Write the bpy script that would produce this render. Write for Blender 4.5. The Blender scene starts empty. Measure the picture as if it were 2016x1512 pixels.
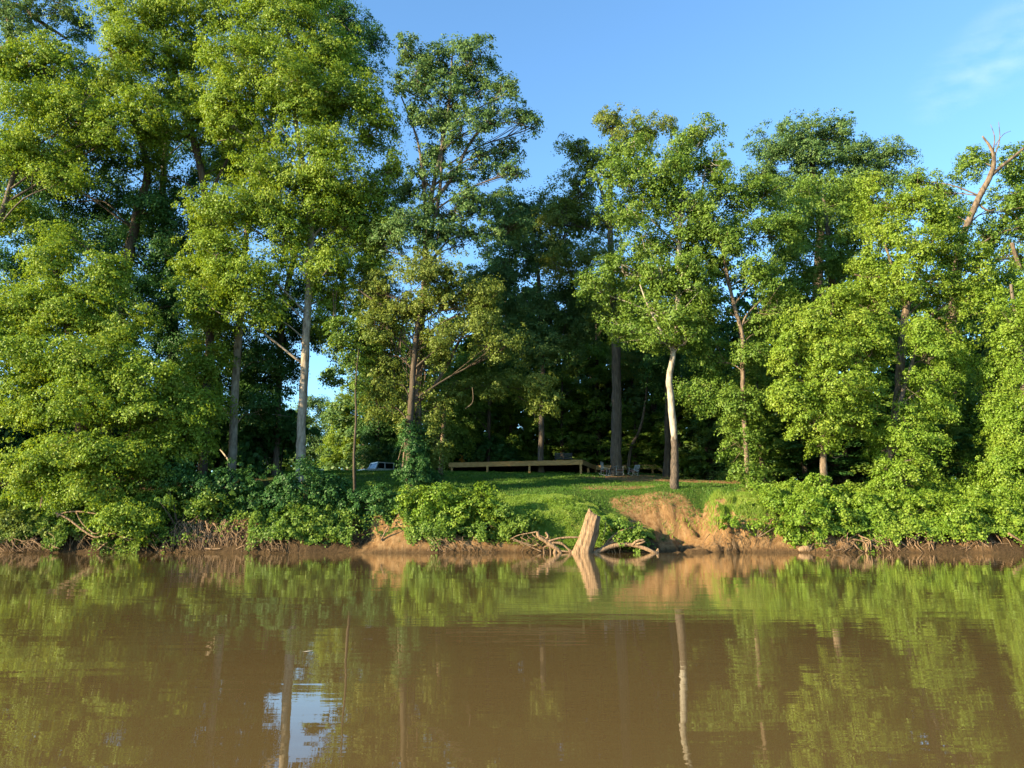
import bpy, math, random
import numpy as np
from mathutils import Vector
R = math.radians
PI = math.pi
S = bpy.context.scene
C = S.collection

# ------------------------------------------------------------------ camera
F = 1495.0; HZ = 1047.0; CX = 1008.0; CY = 756.0; CH = 1.0
TH = math.atan((HZ - CY) / F)
cam = bpy.data.cameras.new('camera')
cam.sensor_fit = 'HORIZONTAL'; cam.sensor_width = 36.0
cam.lens = 36.0 * F / 2016.0
cam.clip_start = 0.1; cam.clip_end = 3000
co = bpy.data.objects.new('camera', cam); C.objects.link(co)
co.location = (0, 0, CH); co.rotation_euler = (R(90) + TH, 0, 0)
S.camera = co

# ------------------------------------------------------------------ sky and sun
SUN_AZ = 62.0     # degrees the sun stands to the left of straight behind the camera
SUN_EL = 16.5
sx = -math.sin(R(SUN_AZ)) * math.cos(R(SUN_EL))
sy = -math.cos(R(SUN_AZ)) * math.cos(R(SUN_EL))
sz = math.sin(R(SUN_EL))
W = bpy.data.worlds.new('World'); S.world = W; W.use_nodes = True
nt = W.node_tree; nt.nodes.clear()
sky = nt.nodes.new('ShaderNodeTexSky'); sky.sky_type = 'NISHITA'; sky.sun_disc = False
sky.sun_elevation = R(SUN_EL); sky.sun_rotation = math.atan2(sx, sy)
sky.air_density = 1.0; sky.dust_density = 0.4; sky.ozone_density = 1.4; sky.altitude = 50
bg = nt.nodes.new('ShaderNodeBackground'); bg.inputs['Strength'].default_value = 0.121
out = nt.nodes.new('ShaderNodeOutputWorld')
tint = nt.nodes.new('ShaderNodeMix'); tint.data_type = 'RGBA'; tint.blend_type = 'MULTIPLY'; tint.inputs[0].default_value = 1.0
tint.inputs[7].default_value = (0.60, 0.84, 1.0, 1)      # clear, haze-free blue
nt.links.new(sky.outputs[0], tint.inputs[6]); nt.links.new(tint.outputs[2], bg.inputs['Color'])
nt.links.new(bg.outputs[0], out.inputs['Surface'])
sl = bpy.data.lights.new('sun', 'SUN'); sl.energy = 5.0; sl.angle = R(0.5); sl.color = (1.0, 0.80, 0.50)
so = bpy.data.objects.new('sun', sl); C.objects.link(so)
so.rotation_euler = Vector((sx, sy, sz)).to_track_quat('Z', 'Y').to_euler()
so.location = (-30, -30, 40)
S.view_settings.view_transform = 'Standard'; S.view_settings.look = 'None'
S.view_settings.exposure = 1.8; S.view_settings.gamma = 1.0
S.render.engine = 'CYCLES'
S.cycles.max_bounces = 6; S.cycles.transparent_max_bounces = 8

# ------------------------------------------------------------------ helpers
def P(px, py, Y):
    """point on the vertical plane at distance Y seen at photograph pixel px, py"""
    a = (px - CX) / F; b = (CY - py) / F
    dy = math.cos(TH) - b * math.sin(TH); dz = math.sin(TH) + b * math.cos(TH)
    t = Y / dy
    return Vector((a * t, Y, CH + dz * t))

def MPP(Y):
    return Y * 0.985 / F

def mesh_obj(name, V, Fc, mat, parent=None, smooth=False, loc=None):
    """V (n,3) array or list, Fc list of faces or (m,k) array"""
    me = bpy.data.meshes.new(name)
    V = np.asarray(V, dtype=np.float64)
    o = bpy.data.objects.new(name, me)
    if loc is not None:
        V = V - np.array(loc)
    if isinstance(Fc, np.ndarray):
        m, k = Fc.shape
        me.vertices.add(len(V)); me.vertices.foreach_set('co', V.astype(np.float32).ravel())
        me.loops.add(m * k); me.loops.foreach_set('vertex_index', Fc.astype(np.int32).ravel())
        me.polygons.add(m)
        me.polygons.foreach_set('loop_start', np.arange(0, m * k, k, dtype=np.int32))
        me.update(calc_edges=True)
    else:
        me.from_pydata([tuple(v) for v in V], [], Fc); me.update()
    if smooth:
        me.polygons.foreach_set('use_smooth', np.ones(len(me.polygons), dtype=bool))
    if mat is not None:
        me.materials.append(mat)
    C.objects.link(o)
    if parent is not None:
        o.parent = parent
    if loc is not None and parent is None:
        o.location = loc
    return o

def tag(o, label=None, cat=None, group=None, kind=None):
    if label: o['label'] = label
    if cat: o['category'] = cat
    if group: o['group'] = group
    if kind: o['kind'] = kind
    return o

def empty(name, loc, label=None, cat=None, group=None):
    o = bpy.data.objects.new(name, None); C.objects.link(o)
    o.location = loc; o.empty_display_size = 0.3
    return tag(o, label, cat, group)

def vnoise(x, y, z=None, seed=0):
    """smooth value noise in 0..1, vectorised"""
    x = np.asarray(x, float); y = np.asarray(y, float)
    z = np.zeros_like(x) if z is None else np.asarray(z, float)
    xi, yi, zi = np.floor(x), np.floor(y), np.floor(z)
    fx, fy, fz = x - xi, y - yi, z - zi
    fx = fx * fx * (3 - 2 * fx); fy = fy * fy * (3 - 2 * fy); fz = fz * fz * (3 - 2 * fz)
    def h(a, b, c):
        v = np.sin(a * 127.1 + b * 311.7 + c * 74.7 + seed * 19.19) * 43758.5453
        return v - np.floor(v)
    r = 0
    for dx in (0, 1):
        for dy in (0, 1):
            for dz in (0, 1):
                w = (fx if dx else 1 - fx) * (fy if dy else 1 - fy) * (fz if dz else 1 - fz)
                r = r + w * h(xi + dx, yi + dy, zi + dz)
    return r

def fbm(x, y, z=None, seed=0, oct=3):
    r = 0; a = 1; t = 0
    x = np.asarray(x, float); y = np.asarray(y, float)
    for i in range(oct):
        r = r + a * vnoise(x * 2 ** i, y * 2 ** i, None if z is None else np.asarray(z) * 2 ** i, seed + i * 7)
        t += a; a *= 0.5
    return r / t

class MB:
    """collects tubes and boxes into one mesh"""
    def __init__(s): s.v = []; s.f = []
    def tube(s, pts, rad, n=6, rough=0.0, rng=None, cap=True):
        pts = [Vector(p) for p in pts]
        b = len(s.v)
        u = Vector((1, 0, 0))
        for i, p in enumerate(pts):
            t = (pts[min(i + 1, len(pts) - 1)] - pts[max(i - 1, 0)])
            if t.length < 1e-6: t = Vector((0, 0, 1))
            t.normalize()
            u = u - t * u.dot(t)
            if u.length < 1e-3: u = t.orthogonal()
            u.normalize(); w = t.cross(u)
            for k in range(n):
                a = 2 * PI * k / n
                r = rad[i] * (1 + (rng.uniform(-rough, rough) if rng else 0))
                s.v.append(tuple(p + (u * math.cos(a) + w * math.sin(a)) * r))
        for i in range(len(pts) - 1):
            for k in range(n):
                k2 = (k + 1) % n
                s.f.append((b + i * n + k, b + i * n + k2, b + (i + 1) * n + k2, b + (i + 1) * n + k))
        if cap:
            s.f.append(tuple(b + k for k in range(n))[::-1])
            s.f.append(tuple(b + (len(pts) - 1) * n + k for k in range(n)))
        return s
    def box(s, c, d, rz=0, ry=0, rx=0, bev=0):
        from mathutils import Euler
        m = Euler((rx, ry, rz)).to_matrix(); b = len(s.v)
        for X in (-1, 1):
            for Y in (-1, 1):
                for Z in (-1, 1):
                    s.v.append(tuple(Vector(c) + m @ Vector((X * d[0] / 2, Y * d[1] / 2, Z * d[2] / 2))))
        for f in ((0, 1, 3, 2), (4, 6, 7, 5), (0, 4, 5, 1), (2, 3, 7, 6), (0, 2, 6, 4), (1, 5, 7, 3)):
            s.f.append(tuple(b + i for i in f))
        return s
    def bar(s, a, b_, w, h):
        """a rectangular bar from a to b_"""
        a = Vector(a); b_ = Vector(b_); t = (b_ - a).normalized()
        u = t.cross(Vector((0, 0, 1)))
        if u.length < 1e-3: u = Vector((1, 0, 0))
        u.normalize(); q = u.cross(t)
        n = len(s.v)
        for p in (a, b_):
            for i, j in ((-1, -1), (1, -1), (1, 1), (-1, 1)):
                s.v.append(tuple(p + u * i * w / 2 + q * j * h / 2))
        for f in ((0, 3, 2, 1), (4, 5, 6, 7), (0, 1, 5, 4), (1, 2, 6, 5), (2, 3, 7, 6), (3, 0, 4, 7)):
            s.f.append(tuple(n + i for i in f))
        return s
    def prism(s, poly, y0, y1):
        n = len(poly); b = len(s.v)
        for y in (y0, y1):
            for (x, z) in poly: s.v.append((x, y, z))
        s.f.append(tuple(b + i for i in range(n)))
        s.f.append(tuple(b + n + i for i in range(n))[::-1])
        for i in range(n):
            j = (i + 1) % n
            s.f.append((b + i, b + n + i, b + n + j, b + j))
        return s
    def build(s, name, mat, parent=None, smooth=False, loc=None):
        return mesh_obj(name, s.v, s.f, mat, parent, smooth, loc)

def spline(pts, k=4):
    """Catmull-Rom through (Vector, radius) pairs"""
    out = []
    n = len(pts)
    for i in range(n - 1):
        p0 = pts[max(i - 1, 0)]; p1 = pts[i]; p2 = pts[i + 1]; p3 = pts[min(i + 2, n - 1)]
        for j in range(k):
            t = j / k
            q = []
            for c in range(4):
                a, b, d, e = [(list(p[0]) + [p[1]])[c] for p in (p0, p1, p2, p3)]
                q.append(0.5 * (2 * b + (d - a) * t + (2 * a - 5 * b + 4 * d - e) * t * t + (3 * b - a - 3 * d + e) * t ** 3))
            out.append((Vector(q[:3]), max(q[3], 0.002)))
    out.append((Vector(pts[-1][0]), pts[-1][1]))
    return out

# ------------------------------------------------------------------ materials
def new_mat(name):
    m = bpy.data.materials.new(name); m.use_nodes = True
    m.node_tree.nodes.clear()
    return m, m.node_tree.nodes, m.node_tree.links

def ramp(N, stops):
    r = N.new('ShaderNodeValToRGB'); e = r.color_ramp.elements
    e[0].position = stops[0][0]; e[0].color = (*stops[0][1], 1)
    e[1].position = stops[-1][0]; e[1].color = (*stops[-1][1], 1)
    for p, c in stops[1:-1]:
        x = e.new(p); x.color = (*c, 1)
    return r

def leaf_mat(name, a, b, c, trans=0.40, gloss=0.02):
    m, N, L = new_mat(name)
    geo = N.new('ShaderNodeNewGeometry')
    tc = N.new('ShaderNodeTexCoord')
    no = N.new('ShaderNodeTexNoise'); no.inputs['Scale'].default_value = 0.55; no.inputs['Detail'].default_value = 2
    L.new(tc.outputs['Object'], no.inputs['Vector'])
    mx = N.new('ShaderNodeMath'); mx.operation = 'MULTIPLY_ADD'; mx.inputs[1].default_value = 0.55
    L.new(geo.outputs['Random Per Island'], mx.inputs[0])
    m2 = N.new('ShaderNodeMath'); m2.operation = 'MULTIPLY_ADD'; m2.inputs[1].default_value = 1.3; m2.inputs[2].default_value = -0.42
    L.new(no.outputs[0], m2.inputs[0]); L.new(m2.outputs[0], mx.inputs[2])
    r = ramp(N, [(0.05, a), (0.5, b), (0.97, c)])
    L.new(mx.outputs[0], r.inputs[0])
    d = N.new('ShaderNodeBsdfDiffuse'); t = N.new('ShaderNodeBsdfTranslucent')
    g = N.new('ShaderNodeBsdfGlossy'); g.inputs['Roughness'].default_value = 0.5
    g.inputs['Color'].default_value = (0.75, 0.8, 0.7, 1)
    hs = N.new('ShaderNodeHueSaturation'); hs.inputs['Hue'].default_value = 0.485; hs.inputs['Saturation'].default_value = 1.05
    hs.inputs['Value'].default_value = 1.15
    L.new(r.outputs[0], d.inputs['Color']); L.new(r.outputs[0], hs.inputs['Color']); L.new(hs.outputs[0], t.inputs['Color'])
    x = N.new('ShaderNodeMixShader'); x.inputs[0].default_value = trans
    L.new(d.outputs[0], x.inputs[1]); L.new(t.outputs[0], x.inputs[2])
    y = N.new('ShaderNodeMixShader'); y.inputs[0].default_value = gloss
    L.new(x.outputs[0], y.inputs[1]); L.new(g.outputs[0], y.inputs[2])
    o = N.new('ShaderNodeOutputMaterial'); L.new(y.outputs[0], o.inputs[0])
    return m

def noise_mat(name, stops, scale=4, stretch=(1, 1, 1), rough=0.9, bump=0.4, detail=6, spec=0.3, dist=0.0, coord='Object', bscale=None):
    m, N, L = new_mat(name)
    tc = N.new('ShaderNodeTexCoord'); mp = N.new('ShaderNodeMapping'); mp.inputs['Scale'].default_value = stretch
    L.new(tc.outputs[coord], mp.inputs[0])
    no = N.new('ShaderNodeTexNoise'); no.inputs['Scale'].default_value = scale; no.inputs['Detail'].default_value = detail
    no.inputs['Distortion'].default_value = dist; no.inputs['Roughness'].default_value = 0.62
    L.new(mp.outputs[0], no.inputs['Vector'])
    r = ramp(N, stops); L.new(no.outputs[0], r.inputs[0])
    p = N.new('ShaderNodeBsdfPrincipled'); p.inputs['Roughness'].default_value = rough
    p.inputs['Specular IOR Level'].default_value = spec
    L.new(r.outputs[0], p.inputs['Base Color'])
    if bump:
        b = N.new('ShaderNodeBump'); b.inputs['Strength'].default_value = bump; b.inputs['Distance'].default_value = 0.05
        L.new(no.outputs[0], b.inputs['Height']); L.new(b.outputs[0], p.inputs['Normal'])
    o = N.new('ShaderNodeOutputMaterial'); L.new(p.outputs[0], o.inputs[0])
    return m

def plain(name, col, rough=0.5, metal=0.0, spec=0.5):
    m, N, L = new_mat(name)
    p = N.new('ShaderNodeBsdfPrincipled'); p.inputs['Base Color'].default_value = (*col, 1)
    p.inputs['Roughness'].default_value = rough; p.inputs['Metallic'].default_value = metal
    p.inputs['Specular IOR Level'].default_value = spec
    no = N.new('ShaderNodeTexNoise'); no.inputs['Scale'].default_value = 30
    mr = N.new('ShaderNodeMapRange'); mr.inputs['To Min'].default_value = rough * 0.85; mr.inputs['To Max'].default_value = min(1, rough * 1.2)
    L.new(no.outputs[0], mr.inputs[0]); L.new(mr.outputs[0], p.inputs['Roughness'])
    o = N.new('ShaderNodeOutputMaterial'); L.new(p.outputs[0], o.inputs[0])
    return m

M = {}
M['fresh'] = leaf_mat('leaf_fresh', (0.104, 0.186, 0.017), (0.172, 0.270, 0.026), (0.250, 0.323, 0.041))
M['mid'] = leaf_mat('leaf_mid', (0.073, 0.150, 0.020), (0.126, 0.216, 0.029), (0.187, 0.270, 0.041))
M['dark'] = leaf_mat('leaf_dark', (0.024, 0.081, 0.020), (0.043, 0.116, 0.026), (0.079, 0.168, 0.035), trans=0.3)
M['cool'] = leaf_mat('leaf_cool', (0.056, 0.120, 0.036), (0.094, 0.174, 0.048), (0.146, 0.222, 0.058), trans=0.33)
M['olive'] = leaf_mat('leaf_olive', (0.094, 0.138, 0.022), (0.146, 0.199, 0.032), (0.209, 0.246, 0.046))
M['vine'] = leaf_mat('leaf_vine', (0.096, 0.189, 0.017), (0.163, 0.268, 0.026), (0.247, 0.331, 0.043))
M['dry'] = leaf_mat('leaf_dry', (0.12, 0.09, 0.025), (0.2, 0.15, 0.04), (0.3, 0.2, 0.07))
M['gold'] = leaf_mat('leaf_gold', (0.3, 0.2, 0.03), (0.5, 0.3, 0.04), (0.6, 0.35, 0.05))
M['grass'] = leaf_mat('grass_blade', (0.104, 0.191, 0.019), (0.187, 0.300, 0.032), (0.291, 0.336, 0.072), trans=0.45)
M['bark_pale'] = noise_mat('bark_pale', [(0.32, (0.12, 0.095, 0.065)), (0.5, (0.25, 0.21, 0.16)), (0.68, (0.38, 0.33, 0.26))], scale=5, stretch=(1, 1, 0.35), bump=0.5)
M['bark_grey'] = noise_mat('bark_grey', [(0.3, (0.05, 0.038, 0.028)), (0.5, (0.10, 0.08, 0.06)), (0.7, (0.17, 0.14, 0.105))], scale=9, stretch=(1, 1, 0.18), bump=0.7)
M['bark_dark'] = noise_mat('bark_dark', [(0.3, (0.03, 0.022, 0.015)), (0.5, (0.06, 0.045, 0.03)), (0.7, (0.11, 0.085, 0.06))], scale=9, stretch=(1, 1, 0.18), bump=0.7)
M['bark_warm'] = noise_mat('bark_warm', [(0.35, (0.05, 0.036, 0.024)), (0.5, (0.12, 0.088, 0.058)), (0.68, (0.22, 0.165, 0.115))], scale=6, stretch=(1, 1, 0.3), bump=0.6)
M['drift'] = noise_mat('drift_wood', [(0.32, (0.045, 0.028, 0.016)), (0.43, (0.17, 0.108, 0.06)), (0.58, (0.26, 0.172, 0.10)), (0.74, (0.34, 0.24, 0.15))], scale=7, stretch=(2.4, 2.4, 0.35), bump=1.0)
M['root'] = noise_mat('root_wood', [(0.3, (0.06, 0.04, 0.02)), (0.5, (0.13, 0.085, 0.045)), (0.7, (0.22, 0.15, 0.09))], scale=7, bump=0.3)
M['deck'] = noise_mat('deck_wood', [(0.3, (0.28, 0.16, 0.06)), (0.5, (0.42, 0.26, 0.10)), (0.7, (0.52, 0.35, 0.15))], scale=5, stretch=(0.4, 2, 4), bump=0.2)

M['lawn'] = leaf_mat('lawn_blade', (0.044, 0.112, 0.012), (0.070, 0.157, 0.016), (0.114, 0.202, 0.025), trans=0.35)
def bark_two():
    """sycamore bark: brown scaly plates low down, darkened to stand in for shade, smooth near-white bark above"""
    m, N, L = new_mat('bark_sycamore')
    tc = N.new('ShaderNodeTexCoord')
    sp = N.new('ShaderNodeSeparateXYZ'); L.new(tc.outputs['Object'], sp.inputs[0])
    n1 = N.new('ShaderNodeTexNoise'); n1.inputs['Scale'].default_value = 3.2; n1.inputs['Detail'].default_value = 5
    mp = N.new('ShaderNodeMapping'); mp.inputs['Scale'].default_value = (1.6, 1.6, 0.45)
    L.new(tc.outputs['Object'], mp.inputs[0]); L.new(mp.outputs[0], n1.inputs['Vector'])
    ma = N.new('ShaderNodeMath'); ma.operation = 'MULTIPLY_ADD'; ma.inputs[1].default_value = 3.0
    L.new(n1.outputs[0], ma.inputs[0]); L.new(sp.outputs['Z'], ma.inputs[2])
    st = N.new('ShaderNodeMapRange'); st.inputs['From Min'].default_value = 4.3; st.inputs['From Max'].default_value = 4.55
    L.new(ma.outputs[0], st.inputs[0])
    n2 = N.new('ShaderNodeTexNoise'); n2.inputs['Scale'].default_value = 12; n2.inputs['Detail'].default_value = 6
    L.new(mp.outputs[0], n2.inputs['Vector'])
    ra = ramp(N, [(0.35, (0.022, 0.017, 0.012)), (0.65, (0.095, 0.07, 0.05))]); L.new(n2.outputs[0], ra.inputs[0])  # foot browns deepened, putting the lower trunk's shade into the colour
    rb = ramp(N, [(0.34, (0.11, 0.085, 0.06)), (0.48, (0.25, 0.22, 0.17)), (0.66, (0.36, 0.33, 0.27))]); L.new(n1.outputs[0], rb.inputs[0])
    mx = N.new('ShaderNodeMix'); mx.data_type = 'RGBA'
    L.new(st.outputs[0], mx.inputs[0]); L.new(ra.outputs[0], mx.inputs[6]); L.new(rb.outputs[0], mx.inputs[7])
    p = N.new('ShaderNodeBsdfPrincipled'); p.inputs['Roughness'].default_value = 0.85
    L.new(mx.outputs[2], p.inputs['Base Color'])
    b = N.new('ShaderNodeBump'); b.inputs['Strength'].default_value = 0.5; b.inputs['Distance'].default_value = 0.03
    L.new(n2.outputs[0], b.inputs['Height']); L.new(b.outputs[0], p.inputs['Normal'])
    o = N.new('ShaderNodeOutputMaterial'); L.new(p.outputs[0], o.inputs[0])
    return m
M['bark_syc'] = bark_two()

def ground_mat():
    m, N, L = new_mat('bank_ground')
    tc = N.new('ShaderNodeTexCoord')
    at = N.new('ShaderNodeAttribute'); at.attribute_name = 'cover'
    sp = N.new('ShaderNodeSeparateColor'); L.new(at.outputs['Color'], sp.inputs[0])
    def noise(sc, det=5, st=(1, 1, 1)):
        mp = N.new('ShaderNodeMapping'); mp.inputs['Scale'].default_value = st; L.new(tc.outputs['Object'], mp.inputs[0])
        n = N.new('ShaderNodeTexNoise'); n.inputs['Scale'].default_value = sc; n.inputs['Detail'].default_value = det
        n.inputs['Roughness'].default_value = 0.65
        L.new(mp.outputs[0], n.inputs['Vector']); return n
    n1 = noise(7.0, 6); n2 = noise(0.5, 4); n3 = noise(3.2, 9, (1.5, 1, 0.35)); n4 = noise(25, 4)
    g = ramp(N, [(0.3, (0.030, 0.060, 0.012)), (0.5, (0.055, 0.105, 0.016)), (0.72, (0.12, 0.15, 0.03))]); L.new(n1.outputs[0], g.inputs[0])
    c = ramp(N, [(0.3, (0.14, 0.072, 0.030)), (0.48, (0.27, 0.155, 0.067)), (0.7, (0.37, 0.24, 0.12))]); L.new(n3.outputs[0], c.inputs[0])
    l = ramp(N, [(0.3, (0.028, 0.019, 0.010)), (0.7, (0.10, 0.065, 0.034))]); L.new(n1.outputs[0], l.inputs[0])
    # worn patches in the grass
    a1 = N.new('ShaderNodeMath'); a1.operation = 'MULTIPLY_ADD'; a1.inputs[1].default_value = 1.1
    L.new(n2.outputs[0], a1.inputs[0]); 
    a0 = N.new('ShaderNodeMath'); a0.operation = 'MULTIPLY_ADD'; a0.inputs[1].default_value = 0.7; a0.inputs[2].default_value = -0.9
    L.new(n1.outputs[0], a0.inputs[0]); L.new(a0.outputs[0], a1.inputs[2])
    a2 = N.new('ShaderNodeMath'); a2.operation = 'MULTIPLY_ADD'; a2.inputs[1].default_value = 1.0
    L.new(sp.outputs[0], a2.inputs[0]); L.new(a1.outputs[0], a2.inputs[2])
    mr = N.new('ShaderNodeMapRange'); mr.inputs['From Min'].default_value = 0.42; mr.inputs['From Max'].default_value = 0.62
    L.new(a2.outputs[0], mr.inputs[0])
    x1 = N.new('ShaderNodeMix'); x1.data_type = 'RGBA'
    L.new(mr.outputs[0], x1.inputs[0]); L.new(g.outputs[0], x1.inputs[6]); L.new(c.outputs[0], x1.inputs[7])
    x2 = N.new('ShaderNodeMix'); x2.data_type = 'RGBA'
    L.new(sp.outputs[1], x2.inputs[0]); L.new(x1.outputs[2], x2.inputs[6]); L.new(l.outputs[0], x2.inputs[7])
    p = N.new('ShaderNodeBsdfPrincipled'); p.inputs['Roughness'].default_value = 0.95; p.inputs['Specular IOR Level'].default_value = 0.1
    L.new(x2.outputs[2], p.inputs['Base Color'])
    ad = N.new('ShaderNodeMath'); ad.operation = 'ADD'; L.new(n3.outputs[0], ad.inputs[0]); L.new(n4.outputs[0], ad.inputs[1])
    b = N.new('ShaderNodeBump'); b.inputs['Strength'].default_value = 0.9; b.inputs['Distance'].default_value = 0.16
    L.new(ad.outputs[0], b.inputs['Height']); L.new(b.outputs[0], p.inputs['Normal'])
    o = N.new('ShaderNodeOutputMaterial'); L.new(p.outputs[0], o.inputs[0])
    return m

def water_mat():
    m, N, L = new_mat('river_water')
    tc = N.new('ShaderNodeTexCoord')
    def noise(sc, st, det=3):
        mp = N.new('ShaderNodeMapping'); mp.inputs['Scale'].default_value = st; L.new(tc.outputs['Object'], mp.inputs[0])
        n = N.new('ShaderNodeTexNoise'); n.inputs['Scale'].default_value = sc; n.inputs['Detail'].default_value = det
        L.new(mp.outputs[0], n.inputs['Vector']); return n
    a = noise(1.0, (1.1, 5.5, 1), 3); b = noise(1.0, (0.25, 1.1, 1), 2); d = noise(1.0, (0.05, 0.12, 1), 2)
    s1 = N.new('ShaderNodeBump'); s1.inputs['Strength'].default_value = 1.0; s1.inputs['Distance'].default_value = 0.0014
    s2 = N.new('ShaderNodeBump'); s2.inputs['Strength'].default_value = 1.0; s2.inputs['Distance'].default_value = 0.0045
    L.new(b.outputs[0], s2.inputs['Height'])
    mu = N.new('ShaderNodeMath'); mu.operation = 'MULTIPLY'
    mr = N.new('ShaderNodeMapRange'); mr.inputs['From Min'].default_value = 0.35; mr.inputs['From Max'].default_value = 0.65
    mr.inputs['To Min'].default_value = 0.35; mr.inputs['To Max'].default_value = 1.3
    L.new(d.outputs[0], mr.inputs[0]); L.new(mr.outputs[0], mu.inputs[0]); L.new(a.outputs[0], mu.inputs[1])
    L.new(mu.outputs[0], s1.inputs['Height']); L.new(s2.outputs[0], s1.inputs['Normal'])
    p = N.new('ShaderNodeBsdfPrincipled'); p.inputs['Roughness'].default_value = 0.012; p.inputs['IOR'].default_value = 1.37
    r = ramp(N, [(0.3, (0.108, 0.070, 0.024)), (0.7, (0.122, 0.081, 0.030))]); L.new(d.outputs[0], r.inputs[0])
    L.new(r.outputs[0], p.inputs['Base Color']); L.new(s1.outputs[0], p.inputs['Normal'])
    o = N.new('ShaderNodeOutputMaterial'); L.new(p.outputs[0], o.inputs[0])
    return m

# ------------------------------------------------------------------ ground
YS = [-400, 36.5, 37.6, 38.3, 38.9, 39.6, 40.5, 41.5, 42.8, 45.0, 52.0, 60.0, 70.0, 100.0, 200.0, 900.0]
SEC = {  # photograph column: heights at the stations above
    -900: [-1.5, -1.2, -0.4, 0.42, 1.1, 1.7, 2.2, 2.7, 3.2, 3.7, 4.8, 5.5, 5.5, 5.8, 8, 8],
    0:    [-1.5, -1.2, -0.4, 0.42, 1.0, 1.6, 2.1, 2.6, 3.1, 3.6, 4.8, 5.6, 5.5, 5.8, 8, 8],
    640:  [-1.5, -1.2, -0.4, 0.42, 1.0, 1.6, 2.1, 2.6, 3.1, 3.65, 4.95, 5.66, 5.60, 5.6, 8, 8],
    760:  [-1.5, -1.2, -0.4, 0.42, 1.1, 1.7, 2.1, 2.6, 3.1, 3.65, 4.95, 5.68, 5.60, 5.6, 8, 8],
    980:  [-1.5, -1.2, -0.4, 0.38, 0.95, 1.5, 2.05, 2.55, 3.0, 3.5, 4.80, 5.62, 5.7, 6, 8, 8],
    1120: [-1.5, -1.2, -0.4, 0.15, 0.85, 1.5, 2.1, 2.55, 2.85, 3.35, 4.70, 5.58, 5.6, 6, 8, 8],
    1200: [-1.5, -1.2, -0.4, 0.12, 0.6, 1.1, 1.6, 1.85, 2.15, 3.35, 4.62, 5.56, 5.5, 6, 8, 8],
    1262: [-1.5, -1.2, -0.4, 0.10, 0.40, 0.75, 0.95, 1.1, 2.3, 3.4, 4.6, 5.6, 5.5, 6, 8, 8],
    1300: [-1.5, -1.2, -0.4, 0.06, 0.16, 0.28, 0.45, 0.75, 2.5, 3.6, 4.55, 5.5, 5.4, 6, 8, 8],
    1345: [-1.5, -1.2, -0.4, 0.06, 0.14, 0.26, 0.42, 0.75, 2.4, 3.6, 4.5, 5.0, 5.0, 6, 8, 8],
    1378: [-1.5, -1.2, -0.4, 0.07, 0.16, 0.32, 0.6, 1.1, 2.0, 3.5, 4.5, 4.9, 5.0, 6, 8, 8],
    1405: [-1.5, -1.2, -0.4, 0.12, 0.45, 1.35, 2.3, 2.75, 3.0, 3.5, 4.45, 4.8, 5.0, 6, 8, 8],
    1450: [-1.5, -1.2, -0.4, 0.15, 0.75, 1.5, 2.2, 2.6, 2.95, 3.5, 4.4, 4.8, 5.0, 6, 8, 8],
    1600: [-1.5, -1.2, -0.4, 0.40, 1.0, 1.6, 2.1, 2.6, 3.0, 3.5, 4.3, 4.8, 5.0, 6, 8, 8],
    2016: [-1.5, -1.2, -0.4, 0.42, 1.05, 1.65, 2.2, 2.7, 3.1, 3.6, 4.4, 4.9, 5.0, 6, 8, 8],
    3000: [-1.5, -1.2, -0.4, 0.42, 1.05, 1.65, 2.2, 2.7, 3.1, 3.6, 4.4, 4.9, 5.0, 6, 8, 8],
}
SPX = sorted(SEC); SX = np.array([(p - CX) * 40.0 / F for p in SPX]); SZ = np.array([SEC[p] for p in SPX], float)
def gz(x, y, rough=True):
    x = np.atleast_1d(np.asarray(x, float)); y = np.atleast_1d(np.asarray(y, float))
    xs = x * 40.0 / np.clip(y, 40.0, 75.0) if True else x
    yy = y - (0.2 * np.sin(x * 0.23) + 0.12 * np.sin(x * 0.71 + 1.0) + 0.35 * (vnoise(x * 0.9, x * 0 + 3.3) - 0.5)) * np.clip((46 - y) / 6, 0, 1) * (y > 30) * np.clip(np.abs(x - 9) / 3 - 0.3, 0, 1)
    ix = np.clip(np.searchsorted(SX, xs) - 1, 0, len(SX) - 2)
    t = np.clip((xs - SX[ix]) / (SX[ix + 1] - SX[ix]), 0, 1)
    iy = np.clip(np.searchsorted(YS, yy) - 1, 0, len(YS) - 2); Ya = np.array(YS)
    u = np.clip((yy - Ya[iy]) / (Ya[iy + 1] - Ya[iy]), 0, 1)
    z = (SZ[ix, iy] * (1 - u) + SZ[ix, iy + 1] * u) * (1 - t) + (SZ[ix + 1, iy] * (1 - u) + SZ[ix + 1, iy + 1] * u) * t
    if rough:
        a = np.clip((y - 37.8) / 1.0, 0, 1)
        steep = np.clip((44 - y) / 3, 0.25, 1)
        face = np.clip((y - 38.0) / .6, 0, 1) * np.clip((44.0 - y) / 2.5, 0, 1)
        sp_ = CX + x / np.clip(y, 5, None) * F; face = face * np.where((sp_ > 985) & (sp_ < 1290), .12, 1)
        z = z - face * 0.38 * np.clip(np.abs(fbm(x * 1.1, y * .35, seed=61) - .5) * -9 + 1, 0, 1)
        z = z + a * steep * ((fbm(x * 0.8, y * 0.8, seed=2) - 0.5) * 0.45 + (fbm(x * 3.1, y * 3.1, seed=5) - 0.5) * 0.16)
    return z
def G(x, y): return float(gz(x, y)[0])

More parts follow.
